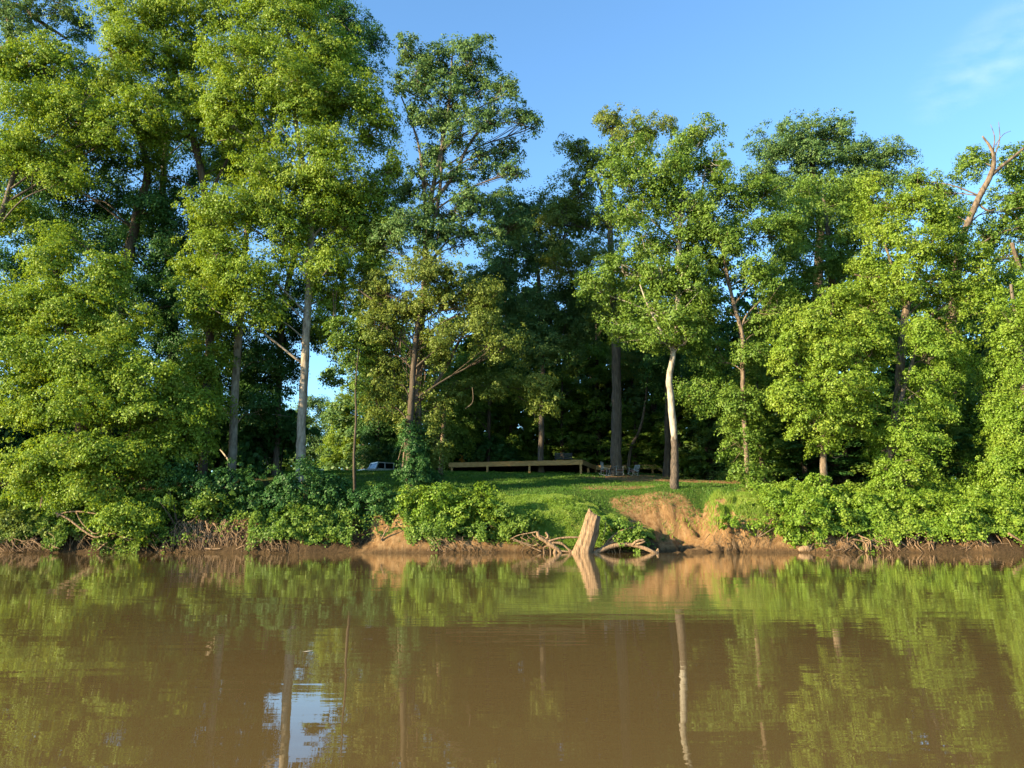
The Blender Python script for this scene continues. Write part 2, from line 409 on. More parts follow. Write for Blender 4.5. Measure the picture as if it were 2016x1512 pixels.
def axis(segs):
    r = []
    for a, b, s in segs: r += list(np.arange(a, b, s))
    return np.array(r + [segs[-1][1]])
gx = axis([(-900, -60, 60), (-60, -34, 1.0), (-34, 34, 0.14), (34, 60, 1.0), (60, 900, 60)])
gy = axis([(-400, 30, 43), (30, 37.5, 0.75), (37.5, 46, 0.12), (46, 62, 0.3), (62, 110, 2), (110, 900, 50)])
XX, YY = np.meshgrid(gx, gy); ZZ = gz(XX.ravel(), YY.ravel())
nx, ny = len(gx), len(gy)
idx = np.arange(nx * ny).reshape(ny, nx)
Fq = np.stack([idx[:-1, :-1], idx[:-1, 1:], idx[1:, 1:], idx[1:, :-1]], -1).reshape(-1, 4)
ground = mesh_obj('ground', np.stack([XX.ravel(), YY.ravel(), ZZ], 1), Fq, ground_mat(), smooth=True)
tag(ground, kind='structure')
zx = np.gradient(ZZ.reshape(ny, nx), gx, axis=1); zy = np.gradient(ZZ.reshape(ny, nx), gy, axis=0)
slope = np.hypot(zx, zy).ravel(); xf = XX.ravel(); yf = YY.ravel(); zf = ZZ
pxf = CX + xf / np.clip(yf, 5, None) * F
clay = np.clip((slope - 0.62) / 0.5, 0, 1) * (yf < 46)
clay = np.maximum(clay, np.clip(1 - (zf - 0.3) / 0.6, 0, 1) * (yf < 46))
def blob(px, Y, rx, ry):
    return np.clip(1.6 - 1.6 * np.hypot((pxf - px) / rx, (yf - Y) / ry), 0, 1)
clay = np.maximum.reduce([clay, blob(1290, 43.0, 110, 2.2), blob(1290, 43.0, 80, 1.6), blob(1345, 40.5, 70, 3.6), blob(1345, 42.0, 60, 2.0), blob(1410, 41.0, 60, 2.4), blob(1235, 43.6, 60, 1.3) * 0.8,
                          blob(1270, 53, 190, 5.0) * 0.9, blob(1400, 52, 180, 4.5) * 0.95, blob(1230, 46.5, 130, 2.0) * .7, blob(1120, 56, 330, 1.3) * 0.7,
                          blob(1500, 44.5, 90, 1.8) * 0.8, blob(1490, 39.6, 90, 1.2), blob(1100, 41.6, 140, 1.0) * 0.45])
bank_shade = ((pxf < 735) | ((pxf > 930) & (pxf < 1290)) | (pxf > 1640)) * (yf < 40.2) * np.clip((fbm(xf * .7, yf * 1.2, seed=44) - .30) * 6, 0, .95)  # painted shade: bank clay darkened in patches below the overhanging growth
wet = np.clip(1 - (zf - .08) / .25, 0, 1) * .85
litter_and_shade = np.maximum.reduce([bank_shade, wet, np.zeros_like(xf)]) + np.clip((yf - 60.5) / 2, 0, 1) * (pxf > 780) + np.clip((pxf - 1480) / 60, 0, 1) * (yf > 46) + np.clip((560 - pxf) / 60, 0, 1) * (yf > 44)
# cover: red = bare clay, green = leaf litter, wet edge and painted bank shade
cov = np.zeros((nx * ny, 4), np.float32); cov[:, 0] = clay; cov[:, 1] = np.clip(litter_and_shade, 0, 1); cov[:, 3] = 1
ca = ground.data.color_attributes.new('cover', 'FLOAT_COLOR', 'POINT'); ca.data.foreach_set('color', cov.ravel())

wv = [(-900, -400, 0), (900, -400, 0), (900, 39.5, 0), (-900, 39.5, 0)]
river = mesh_obj('river', wv, [(0, 1, 2, 3)], water_mat()); tag(river, kind='structure')

# ------------------------------------------------------------------ foliage
def leaves(centres, normals, L, rng, asp=0.62, jit=0.5):
    """one rhombic leaf per centre"""
    n = len(centres)
    nn = normals + rng.normal(0, jit, (n, 3)); nn /= np.linalg.norm(nn, axis=1, keepdims=True) + 1e-9
    d = rng.normal(0, 1, (n, 3)); d[:, 2] -= 0.5
    d -= nn * (d * nn).sum(1, keepdims=True); d /= np.linalg.norm(d, axis=1, keepdims=True) + 1e-9
    w = np.cross(nn, d)
    l = (L * rng.uniform(0.65, 1.3, n))[:, None]
    V = np.empty((n, 4, 3)); V[:, 0] = centres - d * l * 0.5; V[:, 2] = centres + d * l * 0.5
    V[:, 1] = centres + w * l * asp * 0.5 + d * l * 0.08; V[:, 3] = centres - w * l * asp * 0.5 + d * l * 0.08
    return V.reshape(-1, 3)

def clump_field(lobes, cov, L, rng, rc, gap=0.36, flat=0.55):
    """lobes: (centre, rx, ry, rz). returns leaf centres, normals, clump centres"""
    Cs = []; Ns = []; K = []
    for (c, rx, ry, rz) in lobes:
        A = PI * rx * rz
        ntot = int(cov * A / (0.5 * 0.62 * L * L))
        per = 48
        k = max(3, int(ntot / per / (1 - gap)))
        d = rng.normal(0, 1, (k, 3)); d /= np.linalg.norm(d, axis=1, keepdims=True)
        r = rng.uniform(0.12, 1.0, k) ** 0.55 * rng.uniform(0.78, 1.22, k) * np.where(rng.uniform(0, 1, k) < .14, rng.uniform(1.1, 1.42, k), 1)
        q = d * r[:, None] * np.array([rx, ry, rz]) + np.array(c)
        nz = fbm(q[:, 0] * 0.75, q[:, 1] * 0.75, q[:, 2] * 0.95, seed=3, oct=2)
        keep = nz > np.quantile(nz, gap)
        q = q[keep]; d = d[keep]
        K.append(q)
        m = len(q)
        s = rc * rng.uniform(0.4, 1.3, m)
        un = d * 0.6 + np.array([0, 0, 0.75]); un /= np.linalg.norm(un, axis=1, keepdims=True)
        o = rng.normal(0, 1, (m, per, 3)); o /= np.linalg.norm(o, axis=2, keepdims=True)
        o *= (rng.uniform(0, 1, (m, per, 1)) ** 0.45)
        # flatten along clump normal
        dn = (o * un[:, None]).sum(2, keepdims=True)
        o = o - un[:, None] * dn * (1 - flat)
        pos = q[:, None] + o * s[:, None, None]
        pos[:, :, 2] -= 0.35 * (o[:, :, 0] ** 2 + o[:, :, 1] ** 2) * s[:, None]
        nl = un[:, None] * 0.45 + o * 0.75 + d[:, None] * 0.35
        Cs.append(pos.reshape(-1, 3)); Ns.append(nl.reshape(-1, 3))
    return np.concatenate(Cs), np.concatenate(Ns), K

def foliage_obj(name, lobes, mat, parent, origin, seed, cov=2.4, L=0.24, rc=0.6, gap=0.36, flat=0.55):
    rng = np.random.default_rng(seed)
    c, n, K = clump_field(lobes, cov, L, rng, rc, gap, flat)
    V = leaves(c, n, L, rng)
    Fq = np.arange(len(V), dtype=np.int32).reshape(-1, 4)
    return mesh_obj(name, V, Fq, mat, parent, loc=origin), K

NLEAF = [0]
def tree(label, cat, Y, trunk, lobes, leaf='mid', bark='bark_grey', cov=2.4, L=0.24, rc=0.6, gap=0.36, flat=0.55, seed=1,
         limbs=(), group=None, name='tree', twig=1.0, dyl=0.9, autolimb=True, extra=None, ends=None):
    """trunk: [(px, py, width px)], lobes: [(px, py, rx px, ry px, dY)] at distance Y"""
    rng = np.random.default_rng(seed); rr = random.Random(seed)
    mp = MPP(Y)
    tp = []
    for i, t in enumerate(trunk):
        dy = t[3] if len(t) > 3 else 0
        tp.append((P(t[0], t[1], Y + dy), max(t[2] * mp / 2, 0.012)))
    bx, by = tp[0][0].x, tp[0][0].y
    g = G(bx, by)
    if tp[0][0].z > g + 0.15:
        tp.insert(0, (Vector((bx + rr.uniform(-.1, .1), by, g - 0.15)), tp[0][1] * 1.35))
        tp.insert(1, (Vector((bx, by, g + 0.35)), tp[1][1] * 1.1)) if tp[1][0].z > g + 1.0 else None
    else:
        tp[0] = (Vector((bx, by, g - 0.15)), tp[0][1])
    org = (bx, by, g)
    root = empty(name, org, label, cat, group)
    mb = MB()
    sp = spline(tp, 6)
    # wobble
    sp = [(p + Vector((rr.uniform(-1, 1), rr.uniform(-1, 1), 0)) * r * 0.10, r) for p, r in sp]
    mb.tube([p for p, r in sp], [r for p, r in sp], 10, 0.06, rr)
    for lb in limbs:
        q = [(P(t[0], t[1], Y + (t[3] if len(t) > 3 else 0)), max(t[2] * mp / 2, 0.01)) for t in lb]
        q = spline(q, 4); mb.tube([p for p, r in q], [r for p, r in q], 7, 0.08, rr)
    LB = []
    for l in lobes:
        dY = l[4] if len(l) > 4 else rr.uniform(-1, 1) * dyl
        c = P(l[0], l[1], Y + dY)
        LB.append((c, l[2] * mp, max(l[2], l[3]) * mp * 0.85, l[3] * mp))
    cr, K = foliage_obj('crown', [(c, a * 1.12, b * 1.12, d * 1.12) for c, a, b, d in LB], M[leaf], root, org, seed * 7 + 1, cov * 1.8, L * 0.61, rc * 0.98, gap * 0.85, flat)
    NLEAF[0] += len(cr.data.polygons)
    if autolimb:
        zs = np.array([[*p] for p, r in sp]); rs = np.array([r for p, r in sp])
        for (c, rx, ry, rz), kc in zip(LB, K):
            hd = np.hypot(zs[:, 0] - c.x, zs[:, 1] - c.y)
            tgt = c.z - 0.55 * hd - 0.3 * rz
            i = int(np.argmin(np.abs(zs[:, 2] - tgt) + hd * 0.15))
            i = max(i, min(2, len(zs) - 1))
            a = Vector(zs[i]); r0 = min(rs[i] * 0.5, 0.028 + 0.007 * (c - a).length, 0.075)
            bl = (c - a).length
            mid = a.lerp(c, 0.45) + Vector((rr.uniform(-.09, .09) * bl, rr.uniform(-.1, .1) * bl, rr.uniform(-.02, .13) * bl))
            q = spline([(a, r0), (mid, r0 * 0.7), (c + Vector((0, 0, -rz * 0.3)), r0 * 0.42), (c + Vector((rr.uniform(-.4, .4) * rx, 0, rz * 0.5)), r0 * 0.15)], 4)
            mb.tube([p for p, r in q], [r for p, r in q], 6, 0.08, rr)
            m = min(len(kc), int(10 * twig))
            if m:
                for j in rng.choice(len(kc), m, replace=False):
                    e = Vector(kc[j]); s = q[rr.randrange(4, len(q))][0]
                    md = s.lerp(e, 0.5) + Vector((rr.uniform(-.2, .2), rr.uniform(-.2, .2), rr.uniform(-.25, .1)))
                    mb.tube([s, md, e], [r0 * 0.28 + .008, r0 * 0.2 + .006, 0.008], 4)
    if ends:
        for e in ends: mb.tube(*e)
    mb.build('trunk', M[bark], root, True, org)
    if extra: extra(root, org, mb)
    return root

exec_list = []
# ---- left group of tall riverside trees
tree('bushy maple with layered bright foliage hanging over the water at far left', 'tree', 40.6,
     [(175, 1000, 26), (158, 860, 22), (168, 800, 20), (150, 700, 16), (120, 600, 11), (105, 500, 6)],
     [(98, 500, 52, 60, 0), (60, 590, 60, 55, -.5), (140, 600, 75, 55, -.8), (205, 545, 48, 60, .3), (235, 640, 62, 50, -.6), (60, 700, 85, 60, -.6),
      (170, 715, 90, 55, -1.3), (285, 745, 80, 50, -.9), (30, 790, 65, 45, -.6), (150, 800, 100, 40, -1.2), (310, 815, 85, 36, -.8), (120, 900, 85, 45, -1.4),
      (210, 890, 70, 38, -1.6), (75, 945, 70, 45, -1.2), (170, 965, 70, 40, -1.8), (255, 1020, 70, 35, -1.9), (375, 800, 60, 30, 0), (20, 640, 50, 60, 0),
      (365, 860, 70, 40, .6), (290, 900, 60, 45, 0)],
     'fresh', 'bark_warm', cov=3.6, L=0.23, rc=0.62, gap=0.3, flat=0.35, seed=11,
     limbs=[[(160, 850, 14), (185, 825, 10), (215, 812, 6)], [(160, 700, 8), (200, 640, 6), (205, 560, 4)]])
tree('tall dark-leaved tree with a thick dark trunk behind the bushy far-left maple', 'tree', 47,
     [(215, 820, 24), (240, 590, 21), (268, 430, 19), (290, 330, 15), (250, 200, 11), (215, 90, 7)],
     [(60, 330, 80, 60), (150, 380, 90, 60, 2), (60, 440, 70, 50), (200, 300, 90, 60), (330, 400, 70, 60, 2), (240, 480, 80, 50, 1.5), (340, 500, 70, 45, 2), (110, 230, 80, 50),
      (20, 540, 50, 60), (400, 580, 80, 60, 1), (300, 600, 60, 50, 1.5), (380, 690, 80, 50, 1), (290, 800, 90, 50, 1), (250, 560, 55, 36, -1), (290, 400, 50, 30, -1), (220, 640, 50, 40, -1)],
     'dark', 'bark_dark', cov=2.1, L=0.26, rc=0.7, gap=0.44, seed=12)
tree('tall sunlit yellow-green tree at the left edge with its crown in the upper left corner', 'tree', 43.5,
     [(-40, 820, 18), (-28, 560, 15), (10, 400, 11), (60, 250, 9), (90, 120, 6)],
     [(110, 130, 75, 55), (50, 200, 80, 55, -.8), (160, 215, 75, 60, -1), (230, 170, 65, 55), (90, 290, 80, 45, -.5), (215, 260, 60, 38, -1), (15, 120, 60, 50), (15, 300, 60, 50, -.5), (120, 350, 55, 36, -1),
      (280, 220, 55, 45, -1), (250, 90, 50, 45), (10, 420, 45, 40)],
     'fresh', 'bark_grey', cov=2.8, L=0.24, rc=0.6, gap=0.33, seed=13)
tree('tall tree with dark forked trunk just left of the tallest pale-trunked tree', 'tree', 45.5,
     [(400, 900, 18), (415, 600, 16), (405, 390, 14), (380, 270, 15), (330, 90, 9), (300, -60, 5)],
     [(250, 30, 75, 60), (340, 20, 80, 60), (430, 20, 80, 55), (300, -80, 90, 60), (420, -70, 90, 60), (330, 110, 55, 45, -1), (260, 110, 55, 40, -1), (395, 110, 60, 60, 1),
      (370, 190, 45, 40, 1.5), (300, 330, 45, 35, 1.5), (450, 330, 50, 45, 1.5), (200, -60, 70, 60), (350, 180, 60, 45, -1), (390, 240, 50, 36, -1), (420, 440, 45, 45, -.8), (400, 520, 50, 45, -.8), (410, 620, 50, 45, -.6), (400, 710, 50, 45, -.6), (410, 800, 46, 40, -.5), (310, 260, 50, 40), (440, 250, 50, 40)],
     'fresh', 'bark_dark', cov=2.5, L=0.23, rc=0.55, gap=0.36, seed=14,
     limbs=[[(385, 280, 9), (345, 250, 7), (270, 200, 4)], [(405, 400, 9), (440, 330, 6), (470, 270, 3)]])
tree('tree at top left corner with bare tan bough against the sky', 'tree', 50,
     [(-60, 800, 26), (-70, 400, 24), (-40, 200, 20), (20, 80, 13), (-10, -60, 8)],
     [(40, 60, 60, 35), (110, 15, 60, 40), (150, 60, 40, 30), (20, 20, 50, 40), (60, -60, 90, 50), (-60, 60, 60, 90), (-40, 300, 60, 90)],
     'cool', 'bark_warm', cov=1.8, L=0.24, rc=0.5, gap=0.45, seed=15,
     limbs=[[(-40, 190, 12), (0, 95, 12), (60, 130, 8), (120, 170, 4)], [(-45, 60, 12), (30, 10, 11), (75, 40, 9), (130, 75, 5)]])
tree('tallest tree with straight pale trunk and drooping bright crown left of the sky gap', 'tree', 44,
     [(592, 905, 19), (593, 850, 18), (600, 720, 17), (605, 620, 16), (612, 500, 15), (607, 385, 13), (585, 260, 10), (570, 120, 7), (565, 0, 4)],
     [(560, 60, 110, 70), (470, 110, 80, 60, -.8), (650, 110, 80, 60), (560, 160, 110, 60, -1.2), (450, 200, 60, 55, -1), (680, 190, 80, 55, -.5), (510, -40, 110, 70), (610, -30, 70, 60),
      (740, 250, 48, 60), (620, 290, 85, 45, -1), (665, 350, 80, 50, -1), (700, 430, 55, 60, .5), (520, 340, 60, 50, -1), (450, 410, 70, 50, -1.5), (540, 400, 50, 45, -1.2), (430, 500, 60, 45, -1.8), (490, 540, 70, 50, -1.8),
      (400, 580, 55, 45, -1.8), (560, 470, 50, 50, -1), (520, 610, 55, 40, -1.2), (650, 520, 50, 60), (640, 600, 40, 40), (740, 530, 35, 45, 1), (770, 330, 30, 30), (600, 200, 80, 60, -1), (620, 410, 50, 30, -1), (590, 350, 50, 30, -1), (470, 250, 60, 40, -1), (730, 380, 45, 45), (750, 460, 40, 40, .5)],
     'fresh', 'bark_pale', cov=3.0, L=0.23, rc=0.58, gap=0.34, flat=0.6, seed=16,
     limbs=[[(612, 470, 6), (640, 440, 5), (655, 420, 3)]])
tree('dark crown peeping out above and right of the tallest pale-trunked tree', 'tree', 51,
     [(545, 880, 13), (560, 600, 12), (620, 350, 11), (660, 180, 10), (700, 70, 6)],
     [(700, 55, 50, 34), (740, 80, 26, 32), (660, 20, 50, 30), (610, -10, 60, 40), (690, 130, 60, 40), (640, 420, 60, 70), (560, 640, 60, 60), (500, 760, 60, 60), (590, 560, 50, 50), (620, 660, 36, 36), (560, 720, 36, 50)],
     'dark', 'bark_grey', cov=2.4, L=0.25, rc=0.6, gap=0.34, seed=17)
tree('slimmer grey-trunked tree left of the tallest pale-trunked tree, its crown lost in shade', 'tree', 46.5,
     [(457, 905, 17), (462, 780, 16), (470, 660, 15), (478, 540, 13), (490, 400, 9), (500, 280, 5)],
     [(470, 300, 50, 60, 1), (520, 260, 50, 50, 1), (440, 640, 60, 50, 1.5), (520, 700, 60, 45, 1.5), (400, 760, 70, 45, 1.5), (510, 800, 65, 50, 2), (400, 850, 70, 45, 2),
      (330, 470, 55, 50, 1)],
     'dark', 'bark_pale', cov=2.2, L=0.25, rc=0.65, gap=0.42, seed=18)

# ---- centre
def vines(root, org, mb):
    rr = random.Random(5)
    v = MB()
    def hang(pts, w=1.3):
        q = spline([(P(a, b, 43.6 + rr.uniform(-.3, .3)), w * MPP(44) / 2) for a, b in pts], 4)
        v.tube([p for p, r in q], [r for p, r in q], 5)
    hang([(826, 660), (812, 700), (806, 790), (800, 850), (792, 930)], 5)
    hang([(835, 640), (822, 720), (812, 800), (808, 870)], 4)
    hang([(790, 650), (785, 690), (805, 720), (812, 760)], 2.5)
    hang([(800, 700), (802, 800), (796, 860), (784, 905)], 2)
    hang([(850, 600), (845, 660), (832, 720), (826, 790)], 2)
    for i in range(26):
        a = rr.uniform(780, 860); b = rr.uniform(560, 660); h = rr.uniform(40, 130)
        hang([(a, b), (a + rr.uniform(-14, 14), b + h * .35), (a + rr.uniform(-18, 18), b + h * .7), (a + rr.uniform(-10, 10), b + h)], rr.uniform(1, 2.2))
    for (a, b, h) in ((930, 778, 26), (655, 580, 60), (665, 570, 70), (680, 590, 50)):
        hang([(a, b - 15), (a + rr.uniform(-8, 8), b + h * .5), (a + rr.uniform(-14, 14), b + h)], rr.uniform(1, 1.8))
    v.build('vine', M['bark_warm'], root, True, org)
tree('tall open-crowned sycamore with vine-hung trunk rising in the middle against the sky', 'tree', 44,
     [(824, 865, 15), (823, 790, 14), (828, 660, 14), (836, 560, 13), (838, 470, 12), (850, 380, 10), (868, 300, 8), (885, 200, 6), (890, 110, 4)],
     [(870, 130, 70, 48), (930, 110, 60, 45), (820, 150, 48, 45), (800, 95, 26, 40), (950, 180, 55, 45), (885, 200, 70, 40), (790, 165, 26, 30), (1000, 175, 30, 28), (1015, 225, 36, 22), (1048, 245, 22, 26), (960, 240, 50, 30),
      (960, 320, 45, 36), (1010, 335, 32, 22), (850, 300, 40, 40), (900, 350, 35, 30), (965, 400, 50, 35), (870, 420, 60, 40), (800, 440, 55, 45), (920, 470, 60, 40), (1000, 450, 50, 40, 1), (790, 370, 30, 35), (760, 480, 40, 40), (840, 220, 45, 40, -.6), (905, 260, 45, 35, -.6), (840, 350, 40, 36, -.5), (925, 390, 45, 40, -.5), (850, 470, 50, 36, -.6), (1000, 290, 36, 30)],
     'cool', 'bark_grey', cov=1.95, L=0.24, rc=0.48, gap=0.48, flat=0.6, seed=21, twig=1.5,
     limbs=[[(836, 520, 8), (838, 440, 7), (832, 340, 7), (820, 270, 5), (790, 190, 3)], [(838, 500, 9), (858, 420, 8), (868, 350, 7), (870, 240, 4)],
            [(850, 400, 9), (895, 345, 8), (915, 300, 7), (945, 255, 6), (985, 215, 3)], [(945, 255, 4), (1000, 240, 3), (1040, 250, 2)],
            [(826, 790, 7), (850, 765, 7), (880, 720, 7), (905, 670, 6), (925, 640, 4), (940, 590, 3)]],
     extra=vines)
tree('vine-swamped small tree clasping the middle sycamore, olive leaves and tangled stems', 'tree', 43,
     [(812, 940, 22), (806, 850, 16), (812, 760, 12), (820, 660, 10), (840, 560, 6)],
     [(840, 560, 80, 50), (790, 600, 60, 50), (900, 590, 60, 45), (860, 520, 60, 40), (950, 640, 60, 35), (990, 680, 55, 30), (740, 560, 50, 50), (740, 640, 40, 40), (760, 740, 45, 55, .8), (800, 820, 30, 36, .8), (860, 660, 45, 35),
      (960, 590, 50, 45), (760, 690, 50, 50, 1), (745, 790, 45, 40, .8), (850, 720, 40, 40, .8), (855, 800, 36, 40, 1), (860, 870, 34, 40, 1)],
     'olive', 'bark_dark', cov=1.9, L=0.21, rc=0.48, gap=0.42, flat=0.6, seed=22, twig=1.5,
     limbs=[[(800, 620, 6), (750, 600, 5), (705, 570, 3)]])
tree('low spreading bough tree with feathery leaf sprays over the deck', 'tree', 47,
     [(868, 925, 9), (872, 850, 8), (880, 780, 7), (900, 750, 6)],
     [(960, 760, 60, 25, -1), (1030, 770, 55, 25, -1), (1075, 790, 35, 30, -1), (910, 770, 50, 22, -1), (1060, 750, 40, 15, -1), (1000, 745, 50, 16, -.5)],
     'olive', 'bark_warm', cov=1.9, L=0.20, rc=0.42, gap=0.35, flat=0.4, seed=23, twig=2, autolimb=False,
     limbs=[[(885, 775, 6), (940, 760, 5), (1020, 765, 4), (1080, 790, 2)], [(1020, 780, 3), (1045, 800, 2), (1055, 830, 1.5)]])
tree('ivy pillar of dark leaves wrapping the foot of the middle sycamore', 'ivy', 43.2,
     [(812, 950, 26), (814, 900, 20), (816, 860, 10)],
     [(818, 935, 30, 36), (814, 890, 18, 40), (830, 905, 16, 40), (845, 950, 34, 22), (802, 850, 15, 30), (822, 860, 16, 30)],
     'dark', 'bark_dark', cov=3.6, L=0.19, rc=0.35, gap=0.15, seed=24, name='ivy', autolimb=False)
tree('slender bare-stemmed sapling on the lawn edge left of the white off-road car', 'sapling', 42.5,
     [(698, 965, 6), (697, 900, 5), (701, 820, 4), (700, 760, 3), (706, 690, 2)],
     [(700, 700, 40, 40), (680, 650, 40, 35), (725, 660, 35, 35), (700, 760, 25, 25)],
     'mid', 'bark_dark', cov=1.8, L=0.2, rc=0.4, gap=0.4, seed=25, name='sapling')
tree('sycamore with white upper trunk and brown scaly foot atop the clay slope', 'tree', 45,
     [(1328, 957, 19), (1328, 900, 15.5), (1327, 850, 14), (1321, 790, 14), (1318, 745, 13), (1325, 700, 11), (1333, 640, 12), (1337, 540, 11), (1338, 470, 11), (1340, 400, 8), (1338, 320, 5)],
     [(1385, 265, 45, 36), (1360, 300, 55, 50), (1240, 290, 55, 40), (1215, 350, 50, 45), (1270, 350, 60, 45), (1320, 400, 60, 45), (1240, 420, 55, 40), (1400, 330, 40, 50), (1280, 480, 60, 40, .5), (1230, 530, 60, 40, 1),
      (1340, 560, 60, 40, 1), (1280, 600, 60, 40, 1), (1370, 480, 45, 50, .5), (1330, 650, 60, 35, .8), (1240, 640, 50, 40, 1), (1180, 560, 45, 50, 1.5), (1380, 620, 40, 40, 1), (1310, 330, 50, 40, -.8), (1360, 400, 50, 40, -.8), (1370, 560, 40, 40, -.6), (1300, 540, 40, 36, -.6), (1330, 610, 45, 30, -.9), (1345, 525, 40, 34, -.9), (1300, 665, 45, 24, -.8), (1350, 670, 36, 24, -.7), (1350, 440, 36, 30, -.9)],
     'mid', 'bark_syc', cov=2.0, L=0.25, rc=0.55, gap=0.42, flat=0.7, seed=26, twig=1.5,
     limbs=[[(1327, 690, 7), (1300, 650, 6), (1275, 600, 4), (1260, 560, 3)], [(1338, 480, 6), (1310, 460, 5), (1280, 430, 4), (1240, 400, 2)],
            [(1338, 470, 6), (1325, 430, 6), (1312, 380, 5), (1310, 300, 3)], [(1338, 440, 5), (1375, 400, 5), (1390, 320, 3)]])
tree('crooked tree with tan forked stem right of the white-trunked sycamore', 'tree', 45,
     [(1472, 930, 10), (1464, 800, 9.5), (1462, 720, 9), (1461, 660, 8.5), (1448, 610, 8), (1432, 545, 7), (1424, 500, 6), (1410, 460, 5), (1400, 400, 3)],
     [(1430, 390, 60, 40), (1500, 380, 50, 40), (1400, 440, 60, 40), (1470, 450, 60, 45), (1540, 450, 50, 45), (1400, 520, 45, 40, 1), (1490, 530, 60, 40), (1530, 590, 50, 40), (1500, 640, 40, 45), (1400, 600, 40, 40, 1.5),
      (1480, 700, 40, 30, -.6), (1440, 480, 40, 30, -.8), (1390, 770, 60, 40, 1.5), (1450, 800, 60, 45, .5), (1460, 870, 45, 50), (1400, 700, 40, 40, 1.5), (1480, 930, 30, 30)],
     'mid', 'bark_warm', cov=2.3, L=0.23, rc=0.55, gap=0.38, seed=27, twig=1.4,
     limbs=[[(1426, 505, 5), (1445, 480, 4), (1470, 440, 2)], [(1458, 650, 5), (1470, 620, 4), (1500, 590, 2)], [(1445, 600, 5), (1480, 560, 4), (1520, 540, 2)]])
tree('rounded bright green tree at the water side, its trunk foot bare above the bank scrub', 'tree', 42,
     [(1622, 945, 15), (1621, 900, 13), (1622, 840, 12), (1620, 760, 10), (1625, 680, 7), (1640, 600, 4)],
     [(1640, 580, 50, 36), (1590, 640, 55, 40), (1670, 640, 60, 45), (1620, 690, 80, 45, -.8), (1710, 690, 45, 45), (1560, 700, 50, 45), (1640, 760, 75, 45, -1.2), (1560, 780, 60, 40, -1.2), (1700, 770, 45, 40), (1600, 830, 60, 38, -1),
      (1680, 830, 45, 36), (1535, 770, 40, 26, -1.3), (1615, 870, 34, 24, -.4), (1735, 640, 30, 40)],
     'fresh', 'bark_warm', cov=2.6, L=0.22, rc=0.52, gap=0.48, flat=0.35, seed=28,
     limbs=[[(1620, 860, 4), (1640, 900, 2), (1660, 895, 1.5)]])
tree('forked tree with tan trunk and yellow-green top behind the viny column on the right', 'tree', 44,
     [(1752, 900, 22), (1762, 830, 18), (1770, 760, 17), (1777, 660, 16), (1786, 600, 14), (1796, 565, 11), (1820, 510, 8), (1840, 465, 6), (1845, 420, 3)],
     [(1790, 400, 60, 38), (1720, 400, 45, 36), (1850, 420, 50, 40), (1740, 460, 50, 45), (1800, 480, 55, 45, -1), (1870, 480, 50, 45), (1720, 530, 45, 40), (1790, 555, 60, 36, -1), (1870, 560, 50, 45), (1920, 520, 45, 40),
      (1830, 630, 50, 40, .8), (1930, 600, 50, 40), (1700, 600, 45, 45, 1), (1880, 700, 50, 45, 1), (1720, 360, 30, 24)],
     'fresh', 'bark_warm', cov=2.4, L=0.22, rc=0.52, gap=0.4, seed=29, twig=1.5,
     limbs=[[(1784, 600, 10), (1768, 560, 8), (1755, 520, 7), (1742, 480, 4)], [(1800, 640, 5), (1860, 600, 4), (1900, 560, 2)], [(1742, 545, 4), (1710, 547, 5), (1682, 540, 3)]])
tree('small tree wrapped in yellow-green vines, a column just right of forked tan trunk', 'vine-covered tree', 42,
     [(1745, 960, 14), (1752, 890, 12), (1770, 800, 10), (1800, 700, 6), (1810, 660, 4)],
     [(1830, 700, 60, 45), (1872, 728, 38, 30), (1800, 780, 50, 45, -.5), (1850, 800, 45, 40), (1790, 860, 55, 45), (1830, 880, 28, 42), (1780, 940, 55, 45), (1825, 950, 36, 34), (1740, 880, 28, 50), (1820, 640, 40, 26)],
     'vine', 'bark_grey', cov=2.1, L=0.2, rc=0.5, gap=0.5, seed=30)
tree('vine-draped tree filling the right edge of the picture down to the bank', 'vine-covered tree', 41.5,
     [(2010, 1000, 20), (2020, 850, 18), (2010, 700, 12), (1990, 560, 6)],
     [(1990, 640, 45, 50), (2040, 620, 60, 80), (1975, 730, 50, 50), (2040, 740, 70, 70), (1972, 820, 40, 50), (2020, 850, 70, 60, -.6), (1962, 905, 44, 50), (2010, 940, 70, 55, -.8), (1950, 990, 60, 45, -.8), (2040, 1010, 60, 50, -.8), (2060, 880, 70, 120)],
     'vine', 'bark_grey', cov=2.5, L=0.19, rc=0.48, gap=0.4, seed=31)
# ---- second rank left
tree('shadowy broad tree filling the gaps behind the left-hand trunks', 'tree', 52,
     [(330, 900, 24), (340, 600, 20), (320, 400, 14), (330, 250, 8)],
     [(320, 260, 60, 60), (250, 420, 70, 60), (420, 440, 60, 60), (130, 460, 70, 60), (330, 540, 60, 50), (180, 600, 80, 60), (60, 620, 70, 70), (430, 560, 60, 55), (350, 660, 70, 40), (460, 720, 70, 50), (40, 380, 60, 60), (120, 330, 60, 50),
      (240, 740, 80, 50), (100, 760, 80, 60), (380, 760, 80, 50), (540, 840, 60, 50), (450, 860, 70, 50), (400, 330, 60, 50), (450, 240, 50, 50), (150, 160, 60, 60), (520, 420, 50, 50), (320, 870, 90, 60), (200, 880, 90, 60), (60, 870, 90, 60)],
     'dark', 'bark_dark', cov=1.9, L=0.28, rc=0.75, gap=0.42, seed=51)
